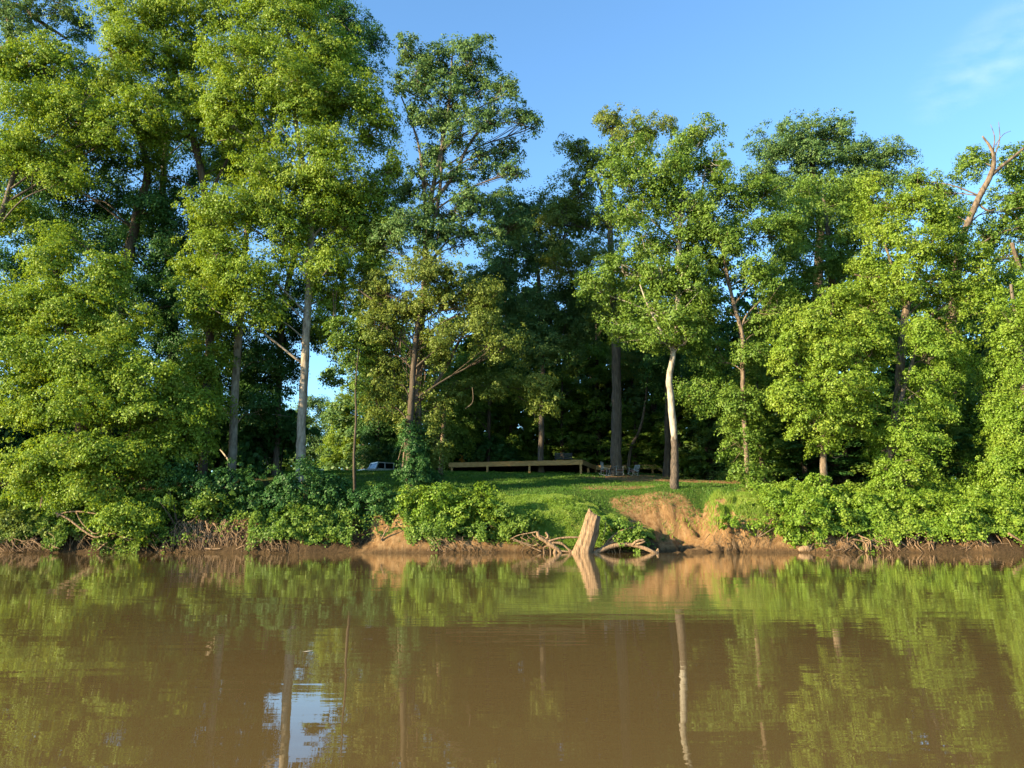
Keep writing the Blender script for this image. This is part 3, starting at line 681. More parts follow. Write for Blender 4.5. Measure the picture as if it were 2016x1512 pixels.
tree('leafy tree behind and right of the tallest pale trunk, above the sky gap', 'tree', 49,
     [(806, 900, 7), (785, 720, 7), (735, 560, 7), (705, 430, 4)],
     [(690, 420, 50, 60), (640, 470, 50, 60), (720, 500, 40, 50), (690, 580, 36, 36), (750, 600, 40, 40), (760, 430, 40, 50), (730, 690, 40, 36), (640, 640, 26, 36), (675, 690, 26, 30), (655, 745, 22, 18)],
     'mid', 'bark_grey', cov=1.9, L=0.26, rc=0.6, gap=0.42, seed=52)
# ---- second rank right
tree('dark dome-crowned tree standing highest behind the right-hand trees', 'tree', 62,
     [(1600, 760, 22), (1610, 560, 20), (1615, 420, 16), (1600, 340, 10), (1590, 270, 5)],
     [(1580, 260, 60, 34), (1640, 265, 60, 34), (1520, 285, 45, 36), (1700, 300, 60, 30), (1755, 310, 40, 34), (1600, 310, 90, 40), (1500, 340, 45, 30), (1680, 350, 70, 36), (1760, 355, 30, 24), (1560, 380, 70, 40), (1650, 420, 80, 40)],
     'cool', 'bark_dark', cov=2.6, L=0.28, rc=0.75, gap=0.44, flat=.4, seed=32, twig=1.5)
tree('broad olive-green tree with a domed top in the second rank right of centre', 'tree', 52,
     [(1640, 860, 20), (1640, 600, 16), (1630, 460, 10), (1620, 380, 5)],
     [(1620, 375, 60, 36), (1680, 380, 45, 36), (1590, 430, 70, 45), (1670, 450, 60, 45), (1610, 510, 70, 45), (1690, 530, 50, 45), (1560, 490, 45, 50), (1560, 570, 50, 40), (1500, 720, 60, 60, 2), (1700, 600, 50, 60, 2)],
     'mid', 'bark_grey', cov=2.6, L=0.25, rc=0.62, gap=0.36, seed=33)
tree('pale olive airy tree whose top pokes up left of the white-trunked sycamore crown', 'tree', 55,
     [(1213, 900, 22), (1214, 800, 20), (1213, 700, 18), (1205, 550, 14), (1200, 400, 10), (1208, 280, 5)],
     [(1208, 240, 36, 30), (1180, 230, 18, 14), (1290, 250, 50, 24), (1250, 270, 50, 30), (1130, 290, 36, 22), (1170, 310, 45, 30), (1140, 370, 50, 40), (1210, 420, 60, 45), (1110, 430, 50, 40), (1180, 510, 60, 40), (1100, 520, 50, 30), (1220, 600, 60, 50)],
     'olive', 'bark_grey', cov=2.2, L=0.25, rc=0.6, gap=0.42, seed=34, twig=1.8,
     limbs=[[(1205, 440, 9), (1170, 340, 6), (1120, 280, 3)]])
tree('blue-green hazy tree between the middle sycamore and the airy olive tree', 'tree', 58,
     [(1065, 905, 12), (1066, 840, 11), (1068, 700, 10), (1060, 550, 8), (1050, 450, 5)],
     [(1045, 430, 55, 40), (1090, 400, 40, 32), (1000, 450, 50, 40), (1060, 500, 70, 45), (990, 520, 60, 45), (1110, 600, 45, 50), (1050, 600, 70, 45), (960, 560, 60, 50), (1140, 640, 50, 50), (1060, 680, 70, 45), (1000, 660, 60, 45), (1135, 430, 45, 40), (1150, 570, 40, 40), (1010, 410, 45, 30), (1110, 470, 40, 40)],
     'cool', 'bark_grey', cov=2.7, L=0.27, rc=0.65, gap=0.4, seed=35)
def snag(root, org, mb): pass
tree('big tree with a broken tan dead trunk leaning above the foliage at upper right', 'tree', 50,
     [(1870, 720, 22), (1885, 520, 15), (1898, 460, 13), (1925, 395, 12.5), (1950, 345, 11), (1957, 315, 8), (1950, 290, 6), (1934, 268, 3.5)],
     [(1920, 320, 40, 36, 1.5), (1990, 320, 45, 40, 1.5), (1990, 400, 50, 50, 1), (1940, 470, 45, 40, 1.5), (2010, 490, 45, 50), (1850, 370, 45, 30, 2), (1800, 350, 36, 24, 2), (1880, 420, 36, 36, 2), (1980, 560, 50, 40), (1885, 770, 40, 50, -1), (1890, 860, 36, 50, -1), (1900, 600, 60, 45, 1), (2050, 400, 60, 100)],
     'mid', 'bark_warm', cov=2.2, L=0.25, rc=0.58, gap=0.38, seed=36,
     limbs=[[(1952, 345, 8), (1975, 325, 7), (2016, 292, 6), (2060, 250, 4)], [(1955, 300, 3), (1958, 270, 2), (1950, 245, 1)], [(1957, 310, 3), (1968, 275, 2), (1966, 240, 1)],
            [(1960, 285, 2), (1975, 265, 1.4), (1990, 258, 1)], [(1992, 478, 8), (2000, 505, 8), (2010, 530, 7)], [(1925, 400, 4), (1945, 415, 4), (1960, 412, 2)]])
tree('thin sinuous grey tree behind the rocking chairs', 'tree', 60,
     [(1238, 915, 7), (1243, 880, 7), (1258, 850, 6), (1266, 820, 5), (1272, 780, 4), (1275, 730, 3)],
     [(1270, 720, 45, 34), (1300, 700, 40, 30), (1240, 700, 40, 34)],
     'olive', 'bark_grey', cov=1.7, L=0.24, rc=0.5, gap=0.42, seed=37)
tree('grey tree with thick flared foot just left of the white-trunked sycamore foot', 'tree', 56,
     [(1312, 935, 20), (1314, 890, 13), (1314, 800, 11), (1312, 700, 8)],
     [(1300, 700, 60, 50), (1340, 760, 60, 50, 2), (1270, 640, 50, 40)],
     'dark', 'bark_dark', cov=2.2, L=0.27, rc=0.6, gap=0.4, seed=38)
tree('small tree with a lit straight stem behind the left half of the deck', 'tree', 63,
     [(962, 900, 8), (962, 860, 8), (964, 780, 6), (966, 700, 4)],
     [(960, 720, 60, 45), (1010, 760, 50, 40), (900, 740, 50, 45), (930, 800, 45, 35), (890, 850, 50, 45), (900, 800, 45, 40)],
     'mid', 'bark_dark', cov=2.4, L=0.27, rc=0.6, gap=0.34, seed=39)
# ---- seen through the gap
tree('sunlit feathery tree far off in the gap behind the white off-road car', 'tree', 85,
     [(685, 915, 7), (686, 860, 6), (688, 800, 4)],
     [(690, 790, 26, 20), (680, 830, 34, 26), (665, 870, 32, 26), (670, 800, 28, 24), (705, 850, 30, 34), (690, 900, 40, 20), (660, 910, 30, 16)],
     'fresh', 'bark_grey', cov=3.2, L=0.28, rc=0.6, gap=0.28, seed=41)
tree('pale grey-green tree farthest off in the gap, just right of the tall pale trunk', 'tree', 100,
     [(620, 930, 6), (622, 870, 5), (622, 830, 3)],
     [(622, 800, 30, 22), (590, 830, 30, 30), (650, 830, 26, 22), (615, 860, 24, 24), (635, 880, 26, 30), (600, 900, 26, 24)],
     'cool', 'bark_grey', cov=2.6, L=0.32, rc=0.7, gap=0.35, seed=42)
tree('dark bushy tree beyond the roof of the white off-road car', 'tree', 78,
     [(745, 915, 8), (746, 850, 7), (750, 780, 4)],
     [(745, 790, 40, 34), (780, 800, 40, 40), (740, 850, 36, 34), (785, 860, 45, 40), (730, 895, 30, 22), (770, 895, 50, 24), (740, 740, 36, 34), (790, 740, 40, 40)],
     'dark', 'bark_grey', cov=3.0, L=0.28, rc=0.7, gap=0.28, seed=43)
print('hero leaves', NLEAF[0])

# ------------------------------------------------------------------ background wood: three kinds, copied
def wood_proto(seed, leaf, h=20.0, low=1.0):
    rr = random.Random(seed)
    root = empty('tree', (0, 0, 0))
    L = []
    n = 15
    for i in range(n):
        t = i / (n - 1)
        z = low + (h - low - 1.5) * t
        rad = (3.4 * (1 - abs(t - 0.45) * 1.0))
        a = i * 2.4
        k = 1.7 if t < 0.95 else 0
        L.append((Vector((math.cos(a) * k, math.sin(a) * k, z)), rad * rr.uniform(.75, 1.0), rad * rr.uniform(.75, 1.0), 1.7 * rr.uniform(.9, 1.2)))
    cr, K = foliage_obj('crown', L, M[leaf], root, (0, 0, 0), seed, cov=2.0, L=0.34, rc=0.8, gap=0.36, flat=0.5)
    mb = MB()
    mb.tube([(0, 0, -0.4), (0.05, 0, 3), (0.2, 0.1, 8), (0, 0, 14), (0.1, 0, h - 2)], [0.32, 0.24, 0.2, 0.13, 0.04], 8, 0.06, rr)
    for (c, a, b, d) in L[::2]:
        mb.tube([(0, 0, max(c.z - 1.5, 1)), (c.x * .6, c.y * .6, c.z - .5), c], [0.08, 0.06, 0.03], 5)
    mb.build('trunk', M['bark_dark'], root, True)
    return root
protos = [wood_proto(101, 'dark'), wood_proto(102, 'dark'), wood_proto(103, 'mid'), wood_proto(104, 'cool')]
used = set()
def place_wood(k, x, y, s, sz, rz, label, group):
    pr = protos[k]
    if k in used:
        r = pr.copy(); C.objects.link(r)
        for ch in list(pr.children):
            c = ch.copy(); C.objects.link(c); c.parent = r
    else:
        r = pr; used.add(k)
    r.location = (x, y, G(x, y)); r.scale = (s, s, sz); r.rotation_euler = (0, 0, rz)
    tag(r, label, 'tree', group)
rr = random.Random(77)
# (from px, to px, distance, top py, step px)
rows = [(-150, 560, 66, 760, 62, 'left'), (-180, 540, 57, 800, 80, 'left'), (720, 880, 84, 560, 55, 'mid'), (880, 1240, 70, 560, 50, 'mid'), (860, 1120, 67, 700, 48, 'mid'), (1180, 1560, 66, 560, 52, 'mid'),
        (1000, 1400, 74, 500, 60, 'mid'), (1400, 2150, 58, 620, 60, 'right'), (1480, 2200, 66, 520, 64, 'right'), (1500, 2200, 51, 760, 76, 'right'), (1260, 1500, 60, 760, 60, 'mid')]
rows += [(480, 900, 125, 815, 34, 'mid'), (500, 860, 104, 850, 38, 'mid'), (-1500, -130, 50, 330, 110, 'left'), (-1100, -120, 43, 420, 130, 'left')]
lab = {'left': ('shaded tree of the low dark wood behind the left-hand riverside trees', 'shaded trees of the wood at left'),
       'mid': ('dark green tree in the wood wall behind the deck and lawn', 'trees of the wood wall behind the deck'),
       'right': ('shadowy tree in the thick wood behind the right-hand riverside trees', 'shadowy trees of the wood at right')}
for (a, b, Y, top, st, w) in rows:
    px = a
    while px < b:
        y = Y + rr.uniform(-2, 2)
        p = P(px + rr.uniform(-12, 12), top + rr.uniform(-45, 60), y)
        g = G(p.x, y); h = p.z - g
        sz = h / 20.0; s = max(0.75, min(1.25, sz * 1.15)) * rr.uniform(.9, 1.1)
        if w == 'left': k = rr.choice((0, 1, 0, 1, 3))
        else: k = rr.choice((0, 2, 2, 3))
        place_wood(k, p.x, y, s, sz, rr.uniform(0, 6.28), *lab[w])
        px += st
# low understorey bushes along the wood edge
def bush_proto(seed, leaf):
    rr = random.Random(seed)
    root = empty('shrub', (0, 0, 0))
    L = [(Vector((rr.uniform(-.9, .9), rr.uniform(-.7, .7), 0.6 + rr.uniform(0, 1.5))), rr.uniform(.8, 1.2), rr.uniform(.8, 1.1), rr.uniform(.6, .9)) for i in range(7)]
    foliage_obj('foliage', L, M[leaf], root, (0, 0, 0), seed, cov=2.6, L=0.22, rc=0.42, gap=0.22, flat=0.5)
    mb = MB()
    for i in range(6):
        c = L[i][0]; mb.tube([(0.1 * i - .25, 0, -.2), (c.x * .5, c.y * .5, c.z * .5), c], [0.035, 0.025, 0.01], 5)
    mb.build('stem', M['bark_dark'], root, True)
    return root
bp = [bush_proto(201, 'dark'), bush_proto(202, 'mid')]
bused = set()
def place_bush(k, x, y, s, sz, rz, label, group, cat='shrub'):
    pr = bp[k]
    if k in bused:
        r = pr.copy(); C.objects.link(r)
        for ch in list(pr.children):
            c = ch.copy(); C.objects.link(c); c.parent = r
    else:
        r = pr; bused.add(k)
    r.location = (x, y, G(x, y)); r.scale = (s, s, sz); r.rotation_euler = (0, 0, rz)
    tag(r, label, cat, group)
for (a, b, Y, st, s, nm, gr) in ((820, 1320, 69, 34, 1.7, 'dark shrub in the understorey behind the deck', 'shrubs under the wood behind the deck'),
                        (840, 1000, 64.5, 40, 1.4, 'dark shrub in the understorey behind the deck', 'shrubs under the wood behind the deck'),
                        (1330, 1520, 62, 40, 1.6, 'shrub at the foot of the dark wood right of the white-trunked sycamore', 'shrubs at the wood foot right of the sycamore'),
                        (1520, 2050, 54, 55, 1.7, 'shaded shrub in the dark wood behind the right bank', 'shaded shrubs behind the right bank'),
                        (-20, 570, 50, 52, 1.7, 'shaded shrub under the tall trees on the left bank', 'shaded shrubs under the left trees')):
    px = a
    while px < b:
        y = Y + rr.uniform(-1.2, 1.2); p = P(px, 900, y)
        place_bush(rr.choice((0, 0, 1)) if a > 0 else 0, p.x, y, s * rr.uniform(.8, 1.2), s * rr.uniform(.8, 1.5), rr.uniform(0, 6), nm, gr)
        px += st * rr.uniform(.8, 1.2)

# ------------------------------------------------------------------ shrubs on the bank, each its own
def shrub(label, Y, lobes, leaf='vine', cov=3.2, L=0.19, rc=0.4, gap=0.22, seed=1, flat=0.5, name='shrub', cat='shrub'):
    rr = random.Random(seed)
    if Y < 43: Y -= 0.55
    mp = MPP(Y)
    bx = P(sum(l[0] for l in lobes) / len(lobes), lobes[0][1], Y).x
    org = (bx, Y, G(bx, Y))
    root = empty(name, org, label, cat)
    LB = [(P(l[0], l[1], Y + (l[4] if len(l) > 4 else rr.uniform(-.35, .35))), l[2] * mp, l[2] * mp * .8, l[3] * mp) for l in lobes]
    foliage_obj('foliage', [(c, a * 1.1, b * 1.1, d * 1.1) for c, a, b, d in LB], M[leaf], root, org, seed, cov * 1.4, L * .74, rc * .9, gap * 1.15, flat)
    mb = MB()
    for (c, *_) in LB:
        for j in range(2):
            b = Vector((bx + rr.uniform(-.03, .03), Y + rr.uniform(-.03, .03), org[2] - .1))
            e = c + Vector((rr.uniform(-.3, .3), rr.uniform(-.2, .2), rr.uniform(-.1, .3)))
            mb.tube([b, b.lerp(e, .5) + Vector((rr.uniform(-.1, .1), 0, .05)), e], [0.03, 0.022, 0.008], 5)
    mb.build('stem', M['bark_warm'], root, True)
    bpy.context.view_layer.update
    for ch in root.children:
        if ch.name.startswith('stem'):
            v = np.empty(len(ch.data.vertices) * 3, np.float32); ch.data.vertices.foreach_get('co', v)
            v = v.reshape(-1, 3) - np.array(org, np.float32); ch.data.vertices.foreach_set('co', v.ravel())
    return root
shrub('pale dusty shrub at the water edge in the left corner', 39.0, [(20, 1020, 40, 30), (60, 1040, 40, 28), (10, 1055, 35, 20), (115, 1050, 35, 20)], 'olive', seed=301)
shrub('bright shrub hanging low under the maple above the root tangle', 39.3, [(200, 1020, 45, 28), (250, 1030, 36, 22), (160, 1000, 36, 26)], 'mid', seed=302)
shrub('scraggly lit shrub beside the orange dry root mass on the left bank', 40.0, [(310, 985, 40, 30), (370, 1000, 40, 26), (420, 985, 36, 24), (330, 950, 36, 24)], 'mid', seed=303, cov=2.4)
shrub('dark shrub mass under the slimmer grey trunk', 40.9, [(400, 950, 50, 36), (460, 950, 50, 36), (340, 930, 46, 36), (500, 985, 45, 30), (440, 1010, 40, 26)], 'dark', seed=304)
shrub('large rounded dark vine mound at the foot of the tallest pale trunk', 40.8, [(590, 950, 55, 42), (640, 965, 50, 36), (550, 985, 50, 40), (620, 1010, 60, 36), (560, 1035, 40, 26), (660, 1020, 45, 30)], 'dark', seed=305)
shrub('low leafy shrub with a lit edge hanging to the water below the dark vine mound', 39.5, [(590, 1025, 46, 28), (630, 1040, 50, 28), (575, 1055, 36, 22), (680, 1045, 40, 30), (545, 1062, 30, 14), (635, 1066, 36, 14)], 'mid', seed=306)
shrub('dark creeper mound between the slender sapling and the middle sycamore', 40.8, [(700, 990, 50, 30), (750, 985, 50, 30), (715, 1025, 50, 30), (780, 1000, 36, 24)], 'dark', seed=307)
shrub('bright broad shrub hanging over the bank just right of the bare clay patch', 39.7, [(830, 990, 45, 30), (880, 1000, 50, 34), (840, 1030, 50, 28), (890, 1045, 50, 24), (930, 1010, 45, 34), (870, 975, 40, 22), (850, 1055, 30, 18), (905, 1066, 36, 16), (940, 1050, 36, 24)], 'vine', seed=308, cov=3.6)
shrub('taller weed clump sticking up in front of the deck', 40.2, [(950, 965, 20, 18), (958, 985, 30, 18), (935, 1000, 34, 20)], 'vine', seed=309)
shrub('shadowed leafy shrub left of the leaning stump', 39.5, [(985, 1020, 40, 26), (1020, 1028, 34, 20), (960, 1040, 45, 26), (1005, 1045, 36, 20), (1045, 1030, 22, 20), (960, 1062, 36, 16), (1000, 1062, 30, 14)], 'mid', seed=310)
shrub('dark leafy shrub tucked right behind the leaning stump', 38.9, [(1195, 1035, 26, 26), (1230, 1040, 30, 26), (1258, 1055, 26, 24), (1215, 1060, 32, 20), (1270, 1070, 20, 14)], 'mid', seed=311, cov=3.6)
shrub('low ragged shrub at the right end of the clay nose', 39.4, [(1440, 1030, 22, 18), (1492, 1036, 26, 14), (1535, 1030, 30, 16)], 'vine', seed=312, cov=2.6)
shrub('drooping dense shrub reaching the water right of the clay nose', 39.2, [(1590, 1010, 45, 32), (1620, 1040, 40, 26), (1570, 1050, 30, 22), (1640, 1010, 40, 30), (1600, 1070, 30, 12)], 'vine', seed=313, cov=3.6)
shrub('sunlit scrub mound below the foot of the rounded bright tree', 41.0, [(1620, 965, 46, 28), (1670, 980, 50, 24), (1580, 980, 50, 24), (1530, 990, 40, 18)], 'vine', seed=314)
shrub('dense leafy mound on the bank below the viny column', 40.3, [(1720, 1000, 50, 26), (1780, 1000, 50, 32), (1835, 1000, 46, 26), (1750, 1030, 50, 24), (1700, 1025, 40, 24)], 'vine', seed=315)
shrub('pale green hanging mound at the water below the right-edge vine tree', 39.6, [(1880, 1010, 50, 34), (1940, 1020, 50, 32), (1900, 1040, 45, 20), (1990, 1030, 45, 26), (1840, 1035, 40, 20), (1790, 1048, 40, 14)], 'vine', seed=316)
shrub('small shrub at the foot of the crooked forked tree beside the dirt clearing', 44.0, [(1480, 940, 26, 22), (1500, 955, 30, 18), (1460, 920, 20, 22)], 'mid', seed=317, cov=2.4)
shrub('small golden-leaved bush just behind the left end of the deck', 62.5, [(908, 900, 7, 6), (912, 906, 5, 5)], 'gold', seed=318, L=0.13, rc=0.14, gap=0.05)
shrub('pale sprawling bush left of the deck beside the ivy pillar', 62, [(850, 870, 30, 30), (880, 900, 26, 20), (850, 905, 24, 18), (880, 860, 26, 26)], 'olive', seed=319, L=0.22)

# ------------------------------------------------------------------ ground cover and grass (stuff)
def cover_obj(name, label, cat, n, xr, yr, dens, mat, L, seed, hmax, asp=0.6, blade=False, curtain=None):
    rng = np.random.default_rng(seed)
    x = rng.uniform(*xr, n); y = rng.uniform(*yr, n)
    px = CX + x / y * F
    keep = rng.uniform(0, 1, n) < dens(px, x, y)
    x = x[keep]; y = y[keep]
    z = gz(x, y)
    m = len(x)
    if blade:
        h = L * rng.uniform(.5, 1.5, m) * (0.5 + vnoise(x * 1.3, y * 1.3, seed=9)); w = 0.035
        a = rng.uniform(0, PI, m); lean = rng.normal(0, .35, (m, 2))
        V = np.empty((m, 3, 3)); c = np.stack([x, y, z], 1)
        dx = np.stack([np.cos(a) * w / 2, np.sin(a) * w / 2, np.zeros(m)], 1)
        V[:, 0] = c - dx; V[:, 1] = c + dx; V[:, 2] = c + np.stack([lean[:, 0] * h, lean[:, 1] * h, h], 1)
        o = mesh_obj(name, V.reshape(-1, 3), np.arange(m * 3, dtype=np.int32).reshape(-1, 3), M[mat])
    else:
        hm = fbm(x * 0.9, y * 0.9, seed=31, oct=3); hm = np.clip((hm - 0.3) * 1.9, 0, 1) * hmax
        z2 = z + hm * rng.uniform(0.55, 1.05, m) + 0.04
        V = leaves(np.stack([x, y - hm * .35, z2], 1), np.tile([[-.1, -.6, .7]], (m, 1)), L, rng, asp, 0.6)
        if curtain:
            k = 26000; cx = rng.uniform(*curtain[:2], k); cz = 0.06 + 1.15 * rng.uniform(0, 1, k) ** .8
            drop = np.clip((fbm(cx * .8, cx * 0 + 5, seed=81) - curtain[2]) * 2.6, 0, 1) * curtain[3] * (.55 + .6 * vnoise(cx * 2.6, cx * 0 + 2, seed=83)) + .42 * vnoise(cx * 5.0, cx * 0, seed=82) * vnoise(cx * 1.1, cx * 0, seed=85)
            pxc = CX + cx / 38.2 * F
            kp = (cz > 1.15 - drop * rng.uniform(.7, 1.15, k)) & (rng.uniform(0, 1, k) < .75) & (dens(pxc, cx, np.full(k, 39.6)) > .5)
            cx = cx[kp]; cz = cz[kp]; cy = 38.05 + cz * .55 - .28 + rng.uniform(-.22, .12, len(cx))
            V = np.concatenate([V, leaves(np.stack([cx, cy, cz], 1), np.tile([[-.2, -.9, .3]], (len(cx), 1)), L, rng, asp, .5)])
        o = mesh_obj(name, V, np.arange(len(V), dtype=np.int32).reshape(-1, 4), M[mat])
    return tag(o, label, cat, kind='stuff')
def smooth(a, b, v): return np.clip((v - a) / (b - a), 0, 1)
dl = lambda px, x, y: (px < 945) * np.where(vnoise(x * .8, x * 0, seed=71) > .42, smooth(37.9, 38.3, y), smooth(38.4, 38.8, y)) * (y < 42.6) * np.where((px > 700) & (px < 800) & (y < 40.0), 0.06, 1) * np.where((px > 340) & (px < 500) & (y < 40.2), 0.12, 1)
cover_obj('creeper', 'dark creeper and weeds matting the left half of the river bank', 'ground cover', 170000, (-30, 1), (37.9, 42.8), dl, 'mid', 0.13, 401, 1.0, curtain=(-28, -2, .38, 1.15))
dr = lambda px, x, y: np.where(y < 40.6, smooth(1555, 1610, px), smooth(1460, 1560, px)) * np.where(vnoise(x * .8, x * 0, seed=72) > .55, smooth(37.9, 38.3, y), smooth(38.5, 38.9, y)) * (y < 44) * (0.5 + 0.5 * smooth(39.2, 40.2, y))
cover_obj('creeper', 'sunny green creeper matting the right half of the river bank', 'ground cover', 190000, (9, 32), (37.9, 44.2), dr, 'vine', 0.125, 402, 1.0, curtain=(13, 28, .46, .9))
dg = lambda px, x, y: smooth(960, 1010, px) * smooth(1292, 1262, px) * smooth(38.3, 38.8, y) * (y < np.interp(px, [1130, 1285], [42.9, 40.6]) + (vnoise(x * 1.6, y * 1.6, seed=12) - .5) * 1.6) * (px < 1292 - 60 * vnoise(x * 0, y * 1.5, seed=13)) * np.where(vnoise(x * 2, y * 2, seed=4) > .3, 1, .25)
cover_obj('grass', 'sunlit long grass on the low spur behind the leaning stump', 'grass', 200000, (-2, 9), (38.2, 43), dg, 'grass', 0.17, 403, 0.22, asp=0.2)
dg2 = lambda px, x, y: (smooth(1385, 1420, px) * smooth(1560, 1500, px) * smooth(39.4, 40.2, y) * (y < 43.6) * np.where(vnoise(x * 1.5, y * 1.5, seed=4) > .35, .9, .1)
                        + 0.04 * smooth(1290, 1300, px) * smooth(1390, 1380, px) * (y > 41.3) * (y < 42.3))
cover_obj('grass', 'sunlit short grass on top of the clay nose right of the landing', 'grass', 60000, (7, 15.5), (38.6, 44), dg2, 'grass', 0.18, 404, 0, blade=True)
dlw = lambda px, x, y: (px > 560) * (px < 1500) * np.where(fbm(x * .8, y * .8, seed=8) > .5, .9, .35) * (1 - 0.9 * ((px > 1190) & (y > 49))) * np.where((px > 1130) & (y > 45.5), .45, 1)
cover_obj('grass', 'mown lawn grass sloping up from the bank to the deck', 'grass', 230000, (-22, 18), (42.5, 60), dlw, 'lawn', 0.08, 405, 0, blade=True)

# ------------------------------------------------------------------ exposed roots
def roots(label, Y, px0, px1, pytop, n, mat='root', seed=1, w=(1.0, 3.2), spread=40, name='exposed_roots'):
    Y -= .25; rr = random.Random(seed); mp = MPP(Y); mb = MB()
    for i in range(n):
        a = rr.uniform(px0, px1); t = pytop + rr.uniform(-8, 22); dx = rr.uniform(-spread, spread)
        y0 = Y + rr.uniform(.3, 1.0); y1 = Y - rr.uniform(0, .5)
        p0 = P(a, t, y0); p3 = P(a + dx, 1086 + rr.uniform(-6, 2), y1)
        p3.z = max(min(p3.z, .25), -.08)
        p1 = p0.lerp(p3, .33) + Vector((rr.uniform(-.25, .25), -.15, rr.uniform(0, .25))); p2 = p0.lerp(p3, .68) + Vector((rr.uniform(-.25, .25), -.1, rr.uniform(-.1, .25)))
        r = rr.uniform(*w) * mp / 2
        q = spline([(p0, r * 1.3), (p1, r), (p2, r * .8), (p3, r * .45)], 4)
        mb.tube([p for p, _ in q], [x for _, x in q], 5, .1, rr)
        if rr.random() < .6:
            s = q[rr.randrange(4, 9)][0]; e = s + Vector((rr.uniform(-.6, .6), -rr.uniform(0, .3), rr.uniform(-.5, .15)))
            mb.tube([s, s.lerp(e, .5) + Vector((0, -.05, .08)), e], [r * .5, r * .35, r * .15], 4)
    o = mb.build(name, M[mat], None, True, (P((px0 + px1) / 2, 1086, Y).x, Y, 0))
    return tag(o, label, 'roots')
roots('tangle of bare arching roots and twigs at the water under the maple', 38.7, 90, 280, 1030, 60, seed=1, w=(.8, 2.6), spread=70)
roots('shaggy orange mass of dry roots on the left bank below the dark shrubs', 38.9, 345, 500, 1030, 170, mat='drift', seed=2, w=(.7, 2.0), spread=30)
roots('thin roots trailing to the water between the dry root mass and the dark mound', 38.2, 500, 560, 1055, 30, seed=13, w=(.6, 1.8), spread=40)
roots('dry rootlets and stems under the bright broad shrub', 38.1, 835, 960, 1062, 50, mat='drift', seed=14, w=(.5, 1.3), spread=25)
roots('rootlets and flood debris in the left corner below the dusty shrub', 38.2, 0, 90, 1055, 50, mat='drift', seed=15, w=(.5, 1.6), spread=45)
roots('sparse rootlets on the bank below the drooping dense shrub', 38.1, 1600, 1680, 1060, 26, mat='drift', seed=16, w=(.5, 1.5), spread=35)
roots('fine brown roots on the bare bank left of the clay patch', 38.8, 660, 760, 1055, 40, seed=3, w=(.6, 1.6), spread=30)
roots('thin pale roots in the shaded hollow left of the leaning stump', 38.3, 1010, 1075, 1050, 20, seed=4, w=(.8, 2.2), spread=45)
roots('straw-coloured rootlets hanging off the clay nose', 38.8, 1395, 1560, 1050, 60, seed=5, w=(.5, 1.3), spread=18)
roots('pale curling roots over the dark undercut on the right bank', 38.5, 1680, 1900, 1045, 90, mat='drift', seed=6, w=(.7, 2.8), spread=50)
roots('roots and a leaning stick under the bank at the right edge', 38.5, 1900, 2020, 1055, 40, mat='drift', seed=7, w=(.7, 2.4), spread=50)

# ------------------------------------------------------------------ driftwood
def drift(label, branches, Y, seed=1, name='driftwood', mat='drift', n=8):
    rr = random.Random(seed); mb = MB(); mp = MPP(Y)
    for br in branches:
        q = spline([(P(t[0], t[1], Y + (t[3] if len(t) > 3 else 0)), t[2] * mp / 2) for t in br], 5)
        mb.tube([p for p, _ in q], [r for _, r in q], n, .12, rr)
    p = P(branches[0][0][0], 1087, Y)
    return tag(mb.build(name, M[mat], None, True, (p.x, Y, 0)), label, 'driftwood')
YD = 37.5
drift('long arched driftwood bough lying right of the leaning stump', [
    [(1166, 1092, 11), (1182, 1084, 10), (1208, 1075, 9, .1), (1238, 1072, 9, .1), (1265, 1078, 8), (1284, 1086, 7, -.1), (1298, 1092, 5, -.1)],
    [(1246, 1072, 6), (1254, 1065, 5, -.1), (1268, 1063, 4, -.1)], [(1250, 1072, 4), (1262, 1069, 4, -.2), (1270, 1066, 3, -.2)], [(1292, 1088, 4), (1296, 1080, 3), (1295, 1096, 2)]], YD, 1)
drift('spray of thin driftwood twigs fanning up behind the arched bough', [
    [(1186, 1080, 4), (1200, 1062, 3.5), (1218, 1047, 3), (1240, 1040, 2.6), (1252, 1041, 1.8)], [(1240, 1040, 1.6), (1250, 1036, 1.2)],
    [(1190, 1078, 4.5), (1212, 1064, 4), (1226, 1057, 3), (1231, 1049, 2)], [(1200, 1072, 3.5), (1220, 1062, 3), (1228, 1058, 2)], [(1178, 1082, 3.5), (1200, 1068, 3), (1212, 1058, 2)],
    [(1188, 1057, 1.6), (1191, 1044, 1.6), (1193, 1027, 1.4)], [(1205, 1064, 3), (1216, 1072, 2), (1221, 1090, 1.6)], [(1200, 1070, 2.4), (1208, 1078, 2), (1212, 1090, 1.5)], [(1195, 1072, 2), (1200, 1080, 2), (1196, 1090, 1.5)],
    [(1210, 1066, 2), (1222, 1075, 1.5), (1219, 1090, 1.2)], [(1190, 1074, 2), (1202, 1078, 1.5), (1206, 1090, 1.2)]], YD + .3, 2)
